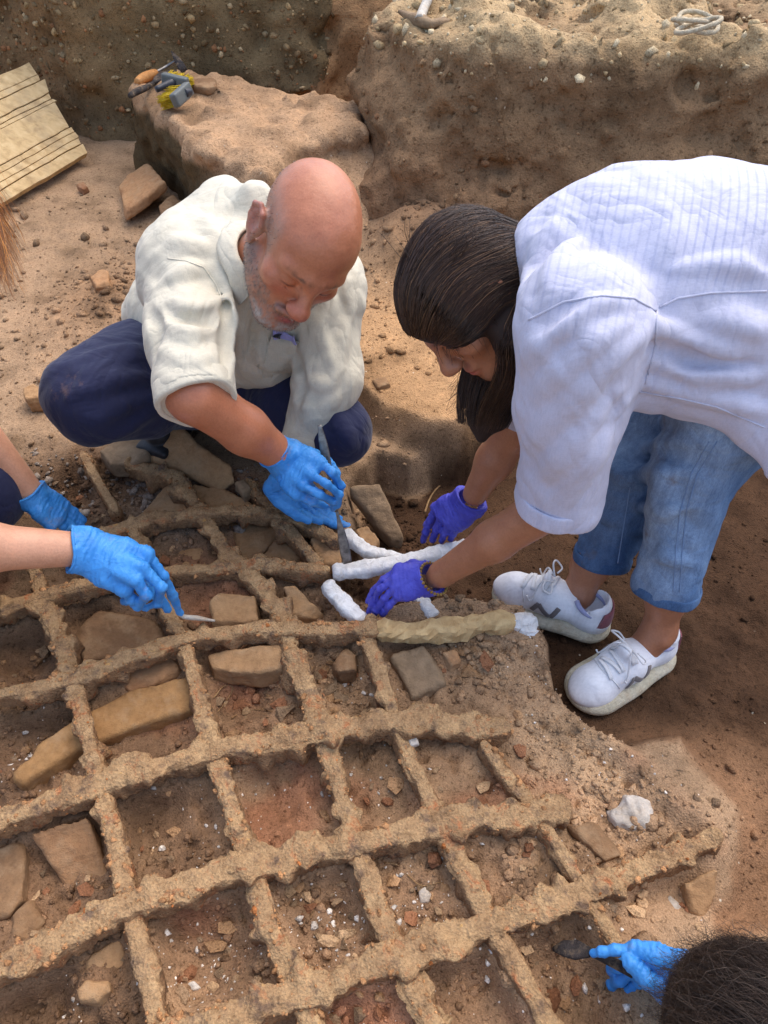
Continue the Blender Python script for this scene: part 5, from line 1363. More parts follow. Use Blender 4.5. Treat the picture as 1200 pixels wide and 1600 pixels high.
P_, F_ = v.net(); P_ = relax(P_, F_, 1, .4)
adopt(lp, mesh_np('body', P_, F_, M_SKIN, col=np.tile(np.array(S(206, 152, 120)), (len(P_), 1))))
v = Vol(np.min([S1_, S2_, E1_], 0) - .45, np.max([S1_, S2_], 0) + .2, .008)
mid = S1_ * .5 + S2_ * .5
v.chain([mid, mid - V(.15, 0, .22), mid - V(.22, 0, .42)], [.15, .17, .18], .06); v.cap(S1_, S2_, .10, .10, .05); v.cap(S1_, S1_ * .45 + E1_ * .55, .085, .075, .03); v.cap(S2_, S2_ * .5 + E2_ * .5, .085, .07, .03)
v.disp(lambda x, y, z: .006 * fbm(x, y, z, 10, 2), .03)
P_, F_ = v.net(); adopt(lp, mesh_np('shirt', P_, F_, M_WHITE2))
v = Vol(mid - V(.5, .35, .75), mid + V(.25, .35, -.2), .009)
v.cap(mid - V(.22, .0, .42), mid - V(.05, .12, .48), .14, .10, .05); v.cap(mid - V(.22, .0, .42), mid - V(.05, -.14, .48), .14, .10, .05); v.cap(mid - V(.05, .12, .48), mid - V(.25, .12, .56), .09, .07, .03); v.cap(mid - V(.05, -.14, .48), mid - V(.25, -.14, .56), .09, .07, .03)
P_, F_ = v.net(); adopt(lp, mesh_np('trousers', P_, F_, M_NAVY))
mk_glove('glove', M_BLUE, lp, W1_ + unit(W1_ - E1_) * .012, E1_, J((229, 866, 1.30), (223, 886, 1.275), (212, 906, 1.27), (195, 921, 1.285)),
         [J((255, 901, 1.32), (270, 931, 1.36), (281, 957, 1.40)), J((252, 918, 1.29), (246, 943, 1.32), (228, 950, 1.335)), J((229, 930, 1.285), (216, 946, 1.315), (204, 940, 1.335)), J((206, 936, 1.30), (194, 940, 1.33))],
         J((168, 850, 1.34), (214, 880, 1.38), (244, 928, 1.40), (262, 952, 1.425)), r=1.05, cuff=.022, wr=.037)
mk_glove('glove', M_BLUE, lp, W2_, E2_, J((98, 789, 1.61), (96, 798, 1.60), (92, 806, 1.59), (86, 813, 1.585)),
         [J((115, 800, 1.625), (130, 813, 1.64)), J((112, 808, 1.62), (128, 820, 1.635)), J((106, 815, 1.61), (120, 826, 1.62)), J((98, 821, 1.60), (108, 829, 1.61))],
         J((62, 800, 1.56), (80, 822, 1.575)), r=1.05, cuff=.015, wr=.034)
# hair at the left edge
paths = []
for i in range(1500):
    a = nprng.uniform(0, 2 * math.pi); b = nprng.uniform(.1, 1.35)
    st = HL_.L(*(np.array([math.cos(a) * math.sin(b) * .088, math.sin(a) * math.sin(b) * .108 - .02, .045 + math.cos(b) * .098])))
    n = unit(st - HL_.L(0, -.02, .03)); p = [st]; d = unit(n * .5 + V(.1, 0, -.7) + nprng.normal(0, .2, 3)); ph = nprng.uniform(0, 6)
    for k in range(9):
        d = unit(d + V(0, 0, -.28) + .16 * V(math.sin(ph + k), math.cos(ph + k), 0)); s_ = p[-1] + d * .017
        lc = HL_.inv(s_[None])[0]; e_ = math.sqrt((lc[0] / .090) ** 2 + ((lc[1] + .02) / .110) ** 2 + ((lc[2] - .035) / .105) ** 2)
        if e_ < 1: s_ = HL_.c + HL_.s * (HL_.R @ (np.array([0, -.02, .035]) + (lc - np.array([0, -.02, .035])) / e_))
        p.append(s_)
    paths.append(p)
v = Vol(HLc - .16, HLc + .18, .006); v.ell(HL_.L(0, -.022, .044), np.array((.085, .108, .095)), HL_.R, .02); P_, F_ = v.net()
adopt(lp, mesh_np('hair', P_, F_, M_HAIR2, col=np.tile(np.array(S(92, 62, 40)), (len(P_), 1))))
lock = []
for i in range(70):     # loose lock that hangs forward into view
    a = PD(-20 + nprng.uniform(-20, 8), 300 + nprng.uniform(-30, 40), .98); e = PD(nprng.uniform(-20, 24), nprng.uniform(425, 455), .985); m_ = PD(nprng.uniform(-10, 28), nprng.uniform(380, 415), .985)
    t = np.linspace(0, 1, 12)[:, None]; lock.append((1 - t) ** 2 * a + 2 * t * (1 - t) * m_ + t * t * e)
strands('hair_strands', paths + lock, M_HAIR, lp, .00045, 3, S(140, 88, 48), .4, S(206, 136, 66), .3)
spat = None

# ------------------------------------------------------------------ the person at the lower right
rp = tag(empty('person', V(.75, .12, -0.06)), 'person at the lower right corner with wavy dark hair and a blue glove', 'person')
HRc = PD(1210, 1664, .87)
HR_ = Head(HRc, unit(V(-.45, .55, -.70)), unit(V(-.35, .35, .85)), .98)
W3_ = PD(1072, 1524, 1.01); E3_ = PD(1200, 1690, .93); S3_ = HRc + V(.16, -.20, -.06); S4_ = HRc + V(.34, .0, -.05)
v = Vol(np.min([W3_, E3_, S3_, HRc], 0) - .2, np.max([W3_, HRc, S3_, S4_], 0) + .2, .0062)
HR_.build(v, female=True); v.chain([S3_, E3_, W3_], [.05, .042, .028], .03); v.chain([HR_.L(0, -.05, -.15), (S3_ + S4_) / 2], [.06, .09], .04); v.cap(S3_, S4_, .07, .07, .04)
P_, F_ = v.net(); adopt(rp, mesh_np('body', P_, F_, M_SKIN, col=np.tile(np.array(S(196, 140, 108)), (len(P_), 1))))
mid = (S3_ + S4_) / 2
v = Vol(mid - V(.3, .5, .45), mid + V(.4, .3, .2), .009)
v.cap(S3_, S4_, .095, .095, .05); v.chain([mid, mid + V(.06, -.12, -.12), mid + V(.1, -.2, -.24)], [.13, .14, .15], .05); v.cap(S3_, S3_ * .5 + E3_ * .5, .075, .065, .03)
v.disp(lambda x, y, z: .006 * fbm(x, y, z, 10, 2), .03)
P_, F_ = v.net(); adopt(rp, mesh_np('shirt', P_, F_, cloth_mat('dark_cotton', S(52, 54, 66))))
v = Vol(mid - V(.3, .6, .65), mid + V(.5, .3, .0), .010)
v.cap(mid + V(.1, -.2, -.26), mid + V(-.02, .02, -.28), .13, .09, .04); v.cap(mid + V(.1, -.2, -.26), mid + V(.24, .02, -.28), .13, .09, .04)
P_, F_ = v.net(); adopt(rp, mesh_np('trousers', P_, F_, M_NAVY))
mk_glove('glove', M_BLUE, rp, W3_, E3_, J((992, 1483, 1.025), (990, 1500, 1.04), (993, 1516, 1.055), (1002, 1531, 1.065)),
         [J((961, 1484, 1.03), (941, 1487, 1.035), (927, 1489, 1.045)), J((966, 1510, 1.06), (955, 1513, 1.085), (963, 1526, 1.095)), J((969, 1531, 1.075), (957, 1538, 1.095), (970, 1546, 1.105)), J((984, 1545, 1.08), (975, 1552, 1.10))],
         J((1040, 1550, 1.005), (1010, 1531, 1.0), (986, 1506, 1.01), (978, 1496, 1.015)), r=.92, cuff=.035, wr=.032)
v = Vol(HRc - .17, HRc + .19, .006); v.ell(HR_.L(0, -.022, .040), np.array((.088, .108, .095)), HR_.R, .02); P_, F_ = v.net()
adopt(rp, mesh_np('hair', P_, F_, M_HAIR2, col=np.tile(np.array(S(40, 33, 29)), (len(P_), 1))))
paths = []
for i in range(9500):
    a = nprng.uniform(0, 2 * math.pi); b = math.acos(nprng.uniform(.05, 1))
    l0 = np.array([math.cos(a) * math.sin(b) * .088, math.sin(a) * math.sin(b) * .108 - .02, .040 + math.cos(b) * .095])
    p = [HR_.L(*l0)]; n = unit(p[0] - HR_.L(0, -.02, .02))
    cmb = V(-.75, .55, -.1); d = unit(n * .12 + cmb - n * (n @ cmb) + nprng.normal(0, .35, 3)); ph = nprng.uniform(0, 6); fq = nprng.uniform(.6, 1.0)
    for k in range(8):
        d = unit(d + V(0, 0, -.14) + .24 * V(math.sin(ph + fq * k), math.cos(ph * 1.3 + fq * k), .5 * math.sin(ph + 1.7 * k))); s_ = p[-1] + d * .015
        lc = HR_.inv(s_[None])[0] - np.array([0, -.022, .040]); e_ = math.sqrt((lc[0] / .091) ** 2 + (lc[1] / .111) ** 2 + (lc[2] / .098) ** 2)
        e2_ = 1.03 + (i % 7) * .026 + .06 * nprng.rand() + (.35 * nprng.rand() if i % 9 == 0 else 0)
        if e_ < 1 or e_ > e2_: s_ = HR_.c + HR_.s * (HR_.R @ (np.array([0, -.022, .040]) + lc / e_ * (1 if e_ < 1 else e2_)))
        p.append(s_)
    paths.append(p)
strands('hair_strands', paths, M_HAIR, rp, .00036, 3, S(68, 53, 43), .5, S(98, 84, 72), .12)

# ================================================================== SMALL THINGS
# ---- bandaged and paper wrapped pieces of bar
def wrap_mat(name, c1, c2, rough=.85, crinkle=60):
    t = NT(name); n = t.noise(crinkle, 5, .6, dist=.8); n2 = t.noise(300, 3, .6)
    c = t.ramp(n, [(0.3, c1), (0.65, c2)])
    c = t.mix(c, S(150, 120, 92), t.ramp(t.noise(26, 5, .7), [(0.60, (0, 0, 0)), (0.78, (.75, .75, .75))]))
    gz = t.noise(520, 2, .5, t.co((1, .2, 1))); gz2 = t.noise(520, 2, .5, t.co((.2, 1, 1)))
    nb = t.bump(n, .8, .006); nb = t.bump(t.mix(gz, gz2, .5), .6, .0016, nb); nb = t.bump(n2, .4, .001, nb)
    return t.out(c, rough, nb, .2)
M_BAND = wrap_mat('plaster_bandage', S(206, 202, 196), S(236, 234, 230))
M_KRAFT = wrap_mat('kraft_paper', S(172, 138, 92), S(208, 178, 128), .7, 34)
def wrapped(name, label, cat, pts, w, hgt, mat, amp=.004, ridge=0.0, parent=None):
    sp = .004 if not ridge else .011
    P = np.array([PZ(*p) if len(p) == 3 else PZ(*p, .0) for p in pts]); P = resample(P, sp); n = len(P); s_ = np.arange(n) * sp
    ws = w * (1 + .16 * fbm(s_, len(label), 0, 16, 2)); e = np.minimum(s_, s_[-1] - s_); k_ = .6 + .4 * np.clip(e / .012, 0, 1) ** .5
    P = P.copy(); P[:, 2] += .004 * fbm(s_, len(label), 9, 9, 2) - hgt
    m_ = 26 if not ridge else 11
    v_, f_ = sweep(P, rprof(m_, .62), np.stack([ws * k_, hgt * k_], -1))
    c = np.repeat(np.vstack([P[:1], P, P[-1:]]), m_, axis=0); nr = v_ - c; nr /= np.linalg.norm(nr, axis=1, keepdims=True) + 1e-6
    x, y, z = v_.T
    d = amp * (1.2 * fbm(x, y, z, 30, 2) + .9 * np.abs(fbm(x, y, z, 75, 2)))
    ang = np.tile(np.arange(m_) / m_, len(P) + 2); ss = np.repeat(np.r_[0, s_, s_[-1]], m_)
    if ridge: v_ = v_ + np.random.RandomState(4).normal(0, .0016, v_.shape)
    if not ridge: d += .0022 * ((ss / .021 + ang) % 1.0)
    if ridge: d += ridge * np.abs(fbm(x + z, y, z, 22, 2)) * 2
    return tag(mesh_np(name, v_ + nr * d[:, None], f_ if not ridge else np.concatenate([f_[:, [0, 1, 2]], f_[:, [0, 2, 3]]]), mat, smooth=not ridge), label, cat, 'wrapped pieces of the grille')
wrapped('bandaged_rod', 'white bandaged rod curving away from the spatula into the pit', 'bandaged rod', [(538, 826, .0), (556, 842, .004), (574, 856, .0), (600, 862, -.008), (622, 868, -.012), (650, 905, -.02)], .014, .015, M_BAND)
wrapped('bandaged_rod', 'long white bandaged rod running under the bracelet arm', 'bandaged rod', [(519, 888, .012), (570, 882, .012), (630, 873, .010), (690, 860, .006), (735, 848, .0)], .0155, .014, M_BAND)
wrapped('bandaged_rod', 'short white bandaged rod left of the near violet glove', 'bandaged rod', [(508, 904, .006), (525, 924, .004), (546, 946, .0), (572, 968, -.004)], .015, .015, M_BAND)
wrapped('bandaged_rod', 'grey white bandaged stub below the near violet wrist', 'bandaged rod', [(640, 890, -.02), (655, 925, -.015), (668, 948, -.01), (680, 962, -.01)], .014, .014, M_BAND)
wrapped('paper_wrapped_rod', 'brown paper wrapped end of the third long bar', 'wrapped rod', [(590, 977, .012), (640, 980, .012), (700, 976, .012), (750, 968, .012), (805, 966, .010)], .019, .017, M_KRAFT, .006, .006)
wrapped('bandage_end', 'crumpled white bandage sticking out of the brown paper', 'bandage', [(800, 966, .008), (815, 966, .006), (826, 974, .0), (838, 980, -.010)], .017, .014, M_BAND, .008, .006)

# ---- the wooden board leaning at the foot of the trench wall
def wood_mat():
    t = NT('weathered_wood'); co = t.co((1, 1, 1))
    g = t.noise(40, 6, .65, t.co((.16, .7, 1), (0, 0, math.radians(28))), .4); n = t.noise(9, 5, .6)
    c = t.ramp(g, [(0.3, S(168, 138, 96)), (0.5, S(204, 174, 126)), (0.75, S(220, 194, 148))])
    c = t.mix(c, S(150, 132, 106), t.ramp(n, [(0.5, (0, 0, 0)), (0.75, (.6, .6, .6))]))
    return t.out(c, .85, t.bump(g, .4, .003), .2)
M_WOOD = wood_mat()
bB = PZ(138, 238, .03); bC = PZ(20, 309, .03); bA = PY(46, 97, 3.36)
e1 = (bC - bB); e1n = unit(e1); e2 = bA - bB
board = tag(empty('wooden_board', bC), 'weathered cracked wooden board leaning against the trench wall at the left', 'wooden board')
fr = [0, .105, .165, .235, .29, .565, .605, .66, .80, .86, 1.0]
nB = unit(np.cross(e1, e2)); nB = nB if nB[2] > 0 else -nB
rb = random.Random(11)
for i in range(len(fr) - 1):
    a, b = fr[i] + .004, fr[i + 1] - .004
    off = nB * rb.uniform(-.0025, .0025); st = rb.uniform(-.010, .012)
    n = 40; t_ = np.linspace(st / np.linalg.norm(e1), 2.6, n)
    q0 = bB + e2 * a; q1 = bB + e2 * b
    vs = []
    for k, tt in enumerate(t_):
        wv = .0025 * vnoise(tt * 9, i * 3.3, 0); wv2 = .0025 * vnoise(tt * 9, (i + 1) * 3.3, 0)
        j0 = (0.012 * vnoise(0, i * 5.0, 2) if k == 0 else 0); j1 = (0.012 * vnoise(0, i * 5.0 + 2, 2) if k == 0 else 0)
        pa = q0 + e1 * tt + unit(e2) * wv + e1n * j0 + off; pb = q1 + e1 * tt + unit(e2) * wv2 + e1n * j1 + off
        vs += [pa - nB * .026, pb - nB * .026, pb - nB * .001, pb * .97 + pa * .03, pa * .97 + pb * .03, pa - nB * .001]
    vs = np.array(vs); i_ = np.arange(n - 1)[:, None]; j_ = np.arange(6)[None]
    f_ = np.stack([i_ * 6 + j_, (i_ + 1) * 6 + j_, (i_ + 1) * 6 + (j_ + 1) % 6, i_ * 6 + (j_ + 1) % 6], -1).reshape(-1, 4)
    f_ = np.concatenate([f_, [[0, 1, 2, 5], [2, 3, 4, 5]], np.array([[5, 2, 1, 0], [5, 4, 3, 2]]) + (n - 1) * 6])
    adopt(board, mesh_np('plank', vs, f_, M_WOOD, smooth=False))

# ---- tools on the earth block
M_HANDLE = stone_mat('orange_wood', S(176, 116, 62), S(208, 150, 90), 1, .6)
M_IRON = stone_mat('dark_iron', S(44, 40, 40), S(78, 70, 66), 3, .5)
M_YELLOW = stone_mat('yellow_bristle', S(196, 158, 20), S(236, 204, 40), 6, .7)
M_BLACKP = cloth_mat('black_plastic', S(40, 42, 48), 200, .4, .05, .1, .4, cstr=.05)
M_GREYP = cloth_mat('grey_plastic', S(92, 96, 92), 200, .5, .05, .1, .4, cstr=.05)
TZ = .325
def T3(u, v, dz=0.0): return PZ(u, v, TZ + dz)
e = tag(empty('hand_pick', T3(240, 120)), 'small pick with a pale wooden handle on the corner of the earth block', 'hand pick')
adopt(e, make_tube('handle', [T3(214, 128), T3(224, 122), T3(238, 116), T3(244, 113)], [.012, .017, .016, .011], M_HANDLE, None, 12, .006))
adopt(e, make_tube('shaft', [T3(244, 113), T3(262, 103, .01), T3(277, 94, .03)], [.006, .006, .006], M_STEEL, None, 8, .01))
v_, f_ = sweep(np.array([T3(268, 80, .05), T3(273, 88, .045), T3(278, 95, .03), T3(284, 105, .015), T3(289, 112, .0)]), rprof(10, .6), np.array([[.003, .002], [.008, .003], [.013, .004], [.015, .004], [.012, .003]]), (.3, -.8, .5))
adopt(e, mesh_np('blade', v_, f_, M_IRON))
e = tag(empty('trowel', T3(225, 140)), 'dark iron trowel pointing off the edge of the earth block', 'trowel')
adopt(e, make_tube('handle', [T3(203, 150, .005), T3(212, 144, .005), T3(228, 137, .005), T3(240, 130, .005)], [.009, .0115, .0105, .007], M_IRON, None, 12, .006))
v_, f_ = sweep(np.array([T3(240, 130, .006), T3(250, 122, .01), T3(262, 114, .01), T3(275, 110, .008)]), rprof(12, .5), np.array([[.006, .006], [.024, .004], [.034, .003], [.006, .002]]))
adopt(e, mesh_np('blade', v_, f_, M_IRON))
def bristle_brush(label, c, d, w, L_, n=420):
    """block with a field of bristles; d bristle direction, w along the block"""
    d = unit(d); w = unit(w - d * (w @ d)); k = np.cross(d, w)
    e = tag(empty('brush', c), label, 'brush', 'yellow brushes on the earth block')
    R = np.stack([w, d, k], 1)
    vol = Vol(c - .09, c + .09, .004); vol.rbox(c, (.052, .014, .022), .006, R, .002); P_, F_ = vol.net(); blk_ = adopt(e, mesh_np('block', P_, F_, M_GREYP))
    parts = []
    for i in range(n):
        a = c + w * rb.uniform(-.046, .046) + k * rb.uniform(-.017, .017) + d * .010; b = a + d * L_ * rb.uniform(.9, 1.05) + (w * rb.uniform(-1, 1) + k * rb.uniform(-1, 1)) * .008
        parts.append(tube([a, (a + b) / 2 + V(0, 0, -.001), b], [.0014, .0014, .0008], 4))
    o = mesh_np('bristles', *join_np(parts), M_YELLOW); o['kind'] = 'stuff'; adopt(e, o)
    return e, R
e, R_ = bristle_brush('larger yellow bristle brush with a grey end cap on the earth block', T3(284, 148, .022), T3(255, 154, .0) - T3(284, 148, .022), T3(292, 132, .02) - T3(278, 164, .02), .062)
adopt(e, make_tube('ferrule', [T3(288, 146, .024), T3(298, 142, .024)], [.016, .013], M_BLACKP, None, 10, .01))
e, R_ = bristle_brush('smaller yellow brush with a black handle lying behind the larger brush', T3(274, 128, .02), T3(298, 118, .015) - T3(274, 128, .02), T3(280, 138, .02) - T3(268, 118, .02), .035)
adopt(e, make_tube('handle', [T3(272, 129, .02), T3(258, 134, .018), T3(244, 140, .014)], [.016, .012, .010], M_BLACKP, None, 10, .01))
stone('stone', 'flat brown whetstone shaped rock behind the brushes on the earth block', 'stone', [(289, 112), (304, 110), (338, 122), (340, 133), (322, 136), (300, 132)], .335, .03, M_BROWN)
M_BONE = stone_mat('pale_stick', S(190, 180, 164), S(214, 206, 192), 2, .6)
# ---- pick and rope bundle on the far edge
e = tag(empty('pickaxe', PZ(665, 30, .56)), 'pickaxe with a pale wooden shaft lying at the top of the bank', 'pickaxe')
adopt(e, make_tube('handle', [PZ(655, 32, .60), PZ(662, 14, .60), PZ(672, -10, .62), PZ(690, -60, .66)], [.016, .015, .015, .016], M_BONE, None, 10, .02))
v_, f_ = sweep(np.array([PZ(624, 18, .60), PZ(640, 26, .595), PZ(656, 33, .595), PZ(675, 38, .595), PZ(698, 30, .60)]), rprof(10, .6), np.array([[.006, .005], [.013, .012], [.022, .018], [.014, .012], [.020, .004]]))
adopt(e, mesh_np('head', v_, f_, M_GREY))
M_ROPE = wrap_mat('pale_twine', S(176, 156, 124), S(214, 200, 172), .9, 160)
e = tag(empty('twine_bundle', PZ(1085, 45, .6)), 'bundle of pale twine on the edge of the bank at the upper right', 'twine bundle')
for i in range(7):
    c = PZ(1086 + rb.uniform(-6, 6), 38 + rb.uniform(-5, 5), .655 + i * .006); rr = rb.uniform(.035, .055); ph = rb.uniform(0, 6); tl = rb.uniform(-.5, .5)
    adopt(e, make_tube('strand', [c + V(math.cos(a) * rr, math.sin(a) * rr * .8, math.sin(a + ph) * rr * tl) for a in np.linspace(0, 2 * math.pi, 16)], .006, M_ROPE, None, 7, .012))

# ---- hand tools of the two people at the edges
o = make_tube('probe', [PD(272, 945, 1.43), PZ(284, 962, .022), PZ(310, 966, .022), PZ(336, 970, .016)], [.004, .0045, .005, .002], M_BONE, None, 8, .006)
tag(o, 'pale thin probe under the pointing blue finger', 'probe')
e = tag(empty('trowel', PZ(890, 1485, -.02)), 'small dark trowel held in the blue glove at the lower right', 'trowel')
v_, f_ = sweep(np.array([PZ(864, 1483, -.03), PZ(880, 1482, -.018), PZ(900, 1484, -.008), PZ(922, 1488, .01)]), rprof(10, .6), np.array([[.003, .002], [.011, .003], [.014, .003], [.007, .003]])); adopt(e, mesh_np('blade', v_, f_, M_IRON))
adopt(e, make_tube('handle', [PZ(922, 1488, .01), PD(950, 1500, 1.05), PD(990, 1520, 1.035)], [.005, .007, .008], M_IRON, None, 8, .01))

# ---- roots
M_ROOT = stone_mat('root', S(150, 112, 72), S(186, 150, 106), 2)
def root(label, pts, r=.0018):
    P = []
    for u, v_ in pts:
        p = PZ(u, v_, -.05); 
        for _ in range(3): p = PZ(u, v_, float(ground_z(np.array([p[0]]), np.array([p[1]]))[0]) + .004)
        P.append(p)
    tag(make_tube('root', P, np.linspace(r, r * .6, len(P)), M_ROOT, None, 6, .006), label, 'root')
root('pale forked root in the pit left of the far violet glove', [(664, 800), (672, 778), (686, 760), (706, 752), (738, 742), (752, 732)], .0025)
root('thin looped root in the cell left of the third cross bar', [(334, 1090), (350, 1072), (364, 1075), (352, 1098), (340, 1112)], .0014)
root('hair thin root lying in the cell below the fourth long bar', [(600, 1348), (622, 1352), (640, 1370), (660, 1384), (690, 1378)], .0014)
root('thin straight root on the floor of the cell beside the looped root', [(362, 1122), (380, 1112), (410, 1108), (425, 1112)], .0012)

# ================================================================== LOOSE SOIL: crumbs, pebbles, plaster bits
ico = bmesh.new(); bmesh.ops.create_icosphere(ico, subdivisions=1, radius=1.0)
ICO_V = np.array([v_.co[:] for v_ in ico.verts]); ICO_F = np.array([[l.vert.index for l in f_.loops] for f_ in ico.faces]); ico.free()
def ground_n(x, y): return ground_z(x, y)
def crumbs(name, label, P, size, mat, col, parent=None, flat=.7, sink=.25, seed=1, cat=None, smooth=True):
    r = np.random.RandomState(seed); n = len(P)
    V0 = np.stack([ICO_V * (1 + .42 * r.uniform(-1, 1, (len(ICO_V), 1))) for _ in range(12)])
    sel = V0[r.randint(0, 12, n)]
    ang = r.uniform(0, 6.28, n); ca, sa = np.cos(ang), np.sin(ang)
    st = np.stack([r.uniform(.55, 1.4, n), r.uniform(.55, 1.3, n), r.uniform(flat * .7, flat * 1.3, n)], -1)
    sel = sel * st[:, None, :]
    x = sel[..., 0] * ca[:, None] - sel[..., 1] * sa[:, None]; y = sel[..., 0] * sa[:, None] + sel[..., 1] * ca[:, None]
    v_ = np.stack([x, y, sel[..., 2]], -1) * size[:, None, None] + P[:, None, :]
    v_[..., 2] += (size * flat * (.6 - sink))[:, None]
    f_ = (ICO_F[None] + (np.arange(n) * len(ICO_V))[:, None, None]).reshape(-1, 3)
    c = np.repeat(col * (1 + r.uniform(-.28, .28, (n, 1))), len(ICO_V), axis=0)
    o = mesh_np(name, v_.reshape(-1, 3), f_, mat, smooth=smooth, col=np.clip(c, .01, 1))
    return tag(o, label, cat, None, 'stuff')
def tri_to(o): return o
R0 = np.random.RandomState(21)
def pl(n, lo, hi, a=2.2): return lo * (1 + R0.pareto(a, n)).clip(1, hi / lo)
N = 46000
x = R0.uniform(-.95, .95, N); y = R0.uniform(.12, 1.9, N)
gd = poly_sd(x, y, GRID_POLY); pd = poly_sd(x, y, PIT_POLY); den = fbm(x, y, 3, 6, 3)
keep = (R0.rand(N) < np.where(gd < 0, .85, np.where(pd < 0, .14, .14)) * sstep(den, -.35, .25)); x, y = x[keep], y[keep]
P = np.stack([x, y, ground_z(x, y)], -1)
crumbs('soil_crumbs', 'loose crumbs of soil scattered over the dig', P, pl(len(x), .0016, .010), M_SOIL, ground_col(x, y) * 1.12, seed=2)
# crumbs further back
N = 4500; x = R0.uniform(-1.6, 1.3, N); y = R0.uniform(1.5, 3.3, N); den = fbm(x, y, 30, 2.2, 3); keep = R0.rand(N) < sstep(den, -.15, .35); x, y = x[keep], y[keep]
P = np.stack([x, y, ground_z(x, y)], -1); crumbs('soil_clods', 'clods and pebbles on the trench floor', P, pl(len(x), .0025, .018, 2.2), M_SOIL, ground_col(x, y) * .88, seed=3)
# clods: heap behind the man, slope below the bank, edge of the pit
def clump(c, sx, sy, n): return c[0] + R0.normal(0, sx, n), c[1] + R0.normal(0, sy, n)
xs, ys = [], []
for (u, v_, sx, sy, n) in ((170, 470, .13, .16, 420), (590, 340, .22, .25, 650), (640, 420, .2, .25, 300), (700, 330, .35, .12, 700), (850, 330, .35, .10, 500), (960, 1210, .06, .05, 70), (1050, 1280, .07, .04, 50), (760, 1010, .05, .05, 120), (100, 740, .12, .05, 260), (620, 790, .10, .08, 260), (760, 920, .06, .04, 160), (850, 1440, .08, .05, 160)):
    a, b = clump(PZ(u, v_, 0), sx, sy, n); xs.append(a); ys.append(b)
x, y = np.concatenate(xs), np.concatenate(ys); P = np.stack([x, y, ground_z(x, y)], -1)
crumbs('earth_clods', 'heaped clods of broken earth', P, pl(len(x), .0024, .013, 1.9), M_SOIL, ground_col(x, y) * .95, seed=4)
# plaster flecks in the cells
M_FLECK = soil_mat('plaster_flecks', spots=False)
xs, ys = [], []
for (u, v_, sp, n) in ((330, 1480, .06, 130), (500, 1450, .05, 130), (640, 1420, .04, 60), (560, 1210, .04, 30), (420, 1230, .05, 25), (810, 1030, .05, 25), (860, 1150, .07, 40), (1000, 1260, .05, 30), (300, 1300, .05, 30), (560, 1070, .03, 20), (780, 1350, .08, 40), (690, 1560, .08, 60), (60, 1150, .05, 35), (860, 1540, .07, 60), (620, 1450, .02, 50), (950, 1400, .08, 30), (130, 1560, .05, 30)):
    a, b = clump(PZ(u, v_, -.05), sp, sp, n); xs.append(a); ys.append(b)
x, y = np.concatenate(xs), np.concatenate(ys); P = np.stack([x, y, ground_z(x, y)], -1)
crumbs('plaster_flecks', 'white flecks of lime plaster scattered in the cells', P, pl(len(x), .0011, .0055, 2.1), M_FLECK, np.tile(np.array(S(226, 216, 202)), (len(x), 1)), seed=5)
# broken stone and tile in the cells
xs, ys = [], []
for (u, v_, sp, n) in ((50, 1010, .05, 16), (60, 1140, .05, 16), (380, 1090, .045, 26), (530, 1060, .04, 34), (230, 1290, .06, 14), (330, 1480, .06, 26), (510, 1430, .05, 36), (100, 1400, .05, 20), (640, 1400, .05, 14), (580, 1240, .05, 12), (760, 1200, .06, 10), (800, 1350, .06, 12), (880, 1480, .06, 34), (540, 1600, .07, 20), (240, 870, .05, 14), (720, 1030, .03, 20), (1010, 1420, .05, 14), (110, 800, .06, 20)):
    a, b = clump(PZ(u, v_, -.05), sp, sp, n); xs.append(a); ys.append(b)
x, y = np.concatenate(xs), np.concatenate(ys); P = np.stack([x, y, ground_z(x, y)], -1)
bdm = np.full(x.shape, 9.0)
for k, p in BAR_XY.items(): bdm = np.minimum(bdm, line_d(x, y, p))
P = P[bdm > .022]; cc = np.array([[S(164, 128, 92), S(150, 104, 74), S(140, 116, 90), S(180, 148, 112)][i] for i in R0.randint(0, 4, len(P))])
crumbs('stone_rubble', 'broken bits of stone and tile lying in the cells', P, pl(len(P), .0045, .016, 1.7), M_FLECK, cc, flat=.6, seed=12, smooth=False)
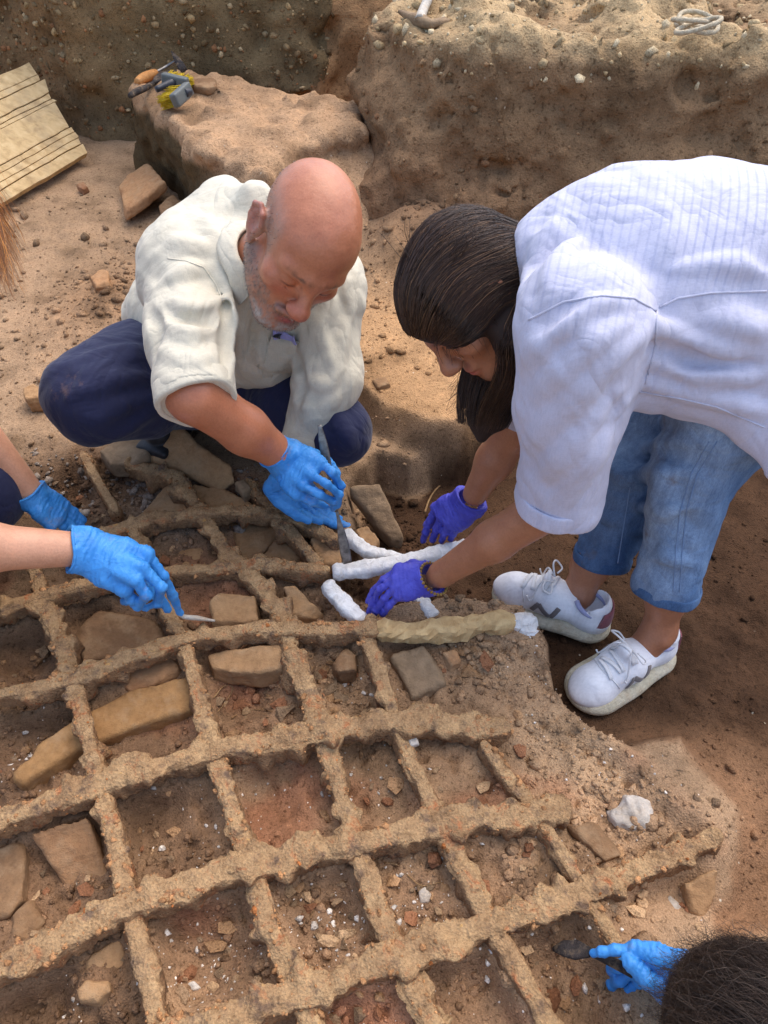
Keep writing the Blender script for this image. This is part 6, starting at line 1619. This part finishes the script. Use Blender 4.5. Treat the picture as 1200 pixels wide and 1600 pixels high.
# ash grey rubble behind the top bar
xs, ys = [], []
for (u, v_, sx, sy, n) in ((255, 765, .04, .05, 150), (215, 720, .05, .04, 130), (380, 760, .03, .03, 90), (60, 735, .10, .04, 160)):
    a, b = clump(PZ(u, v_, 0), sx, sy, n); xs.append(a); ys.append(b)
x, y = np.concatenate(xs), np.concatenate(ys); P = np.stack([x, y, ground_z(x, y)], -1)
crumbs('ash_rubble', 'grey ashy rubble behind the top bar of the grille', P, pl(len(x), .003, .014, 1.8), M_FLECK, np.tile(np.array(S(150, 136, 122)), (len(x), 1)), seed=6)
# crust grains on the bars and stones stuck in the banks
BP = np.concatenate([np.array([v_.co[:] for v_ in o.data.vertices]) for o in grille.children]); BP = BP[BP[:, 2] > -.022]
sel = BP[R0.randint(0, len(BP), 3500)]; den = fbm(sel[:, 0], sel[:, 1], 5, 16, 2); sel = sel[den > -.1]
o = crumbs('crust_grains', None, sel, pl(len(sel), .0013, .006, 2.0), M_FLECK, np.array(S(176, 130, 88)) * np.where(R0.rand(len(sel), 1) < .05, np.array([[1.05, .75, .55]]), 1), flat=.8, sink=.7, seed=7)
adopt(grille, o)
def bank_stones(name, host, label, n, lo, hi, zr, colr, seed):
    ob = bpy.data.objects[host]; Q = np.array([v_.co[:] for v_ in ob.data.vertices]); Q = Q[(Q[:, 2] > zr[0]) & (Q[:, 2] < zr[1]) & (Q[:, 1] < 3.75)]
    s_ = Q[R0.randint(0, len(Q), n)]
    cc = np.array([colr[i] for i in R0.randint(0, len(colr), n)])
    crumbs(name, label, s_, pl(n, lo, hi, 1.9), M_FLECK, cc, flat=.85, sink=.6, seed=seed)
bank_stones('wall_pebbles', 'trench_wall', 'pebbles and potsherds sticking out of the trench wall', 2600, .004, .016, (.0, .9), [S(150, 124, 88), S(170, 140, 98), S(120, 96, 66), S(186, 160, 120), S(160, 112, 74), S(140, 112, 78)], 8)
bank_stones('bank_lumps', 'earth_bank', 'clods sticking out of the face of the bank', 900, .003, .012, (-.05, .56), [S(146, 118, 88), S(128, 100, 72), S(160, 128, 94), S(140, 104, 74)], 9)
bank_stones('bank_gravel', 'earth_bank', 'gravel on top of the bank', 2200, .004, .018, (.5, .8), [S(190, 166, 126), S(170, 146, 108), S(205, 186, 150)], 10)
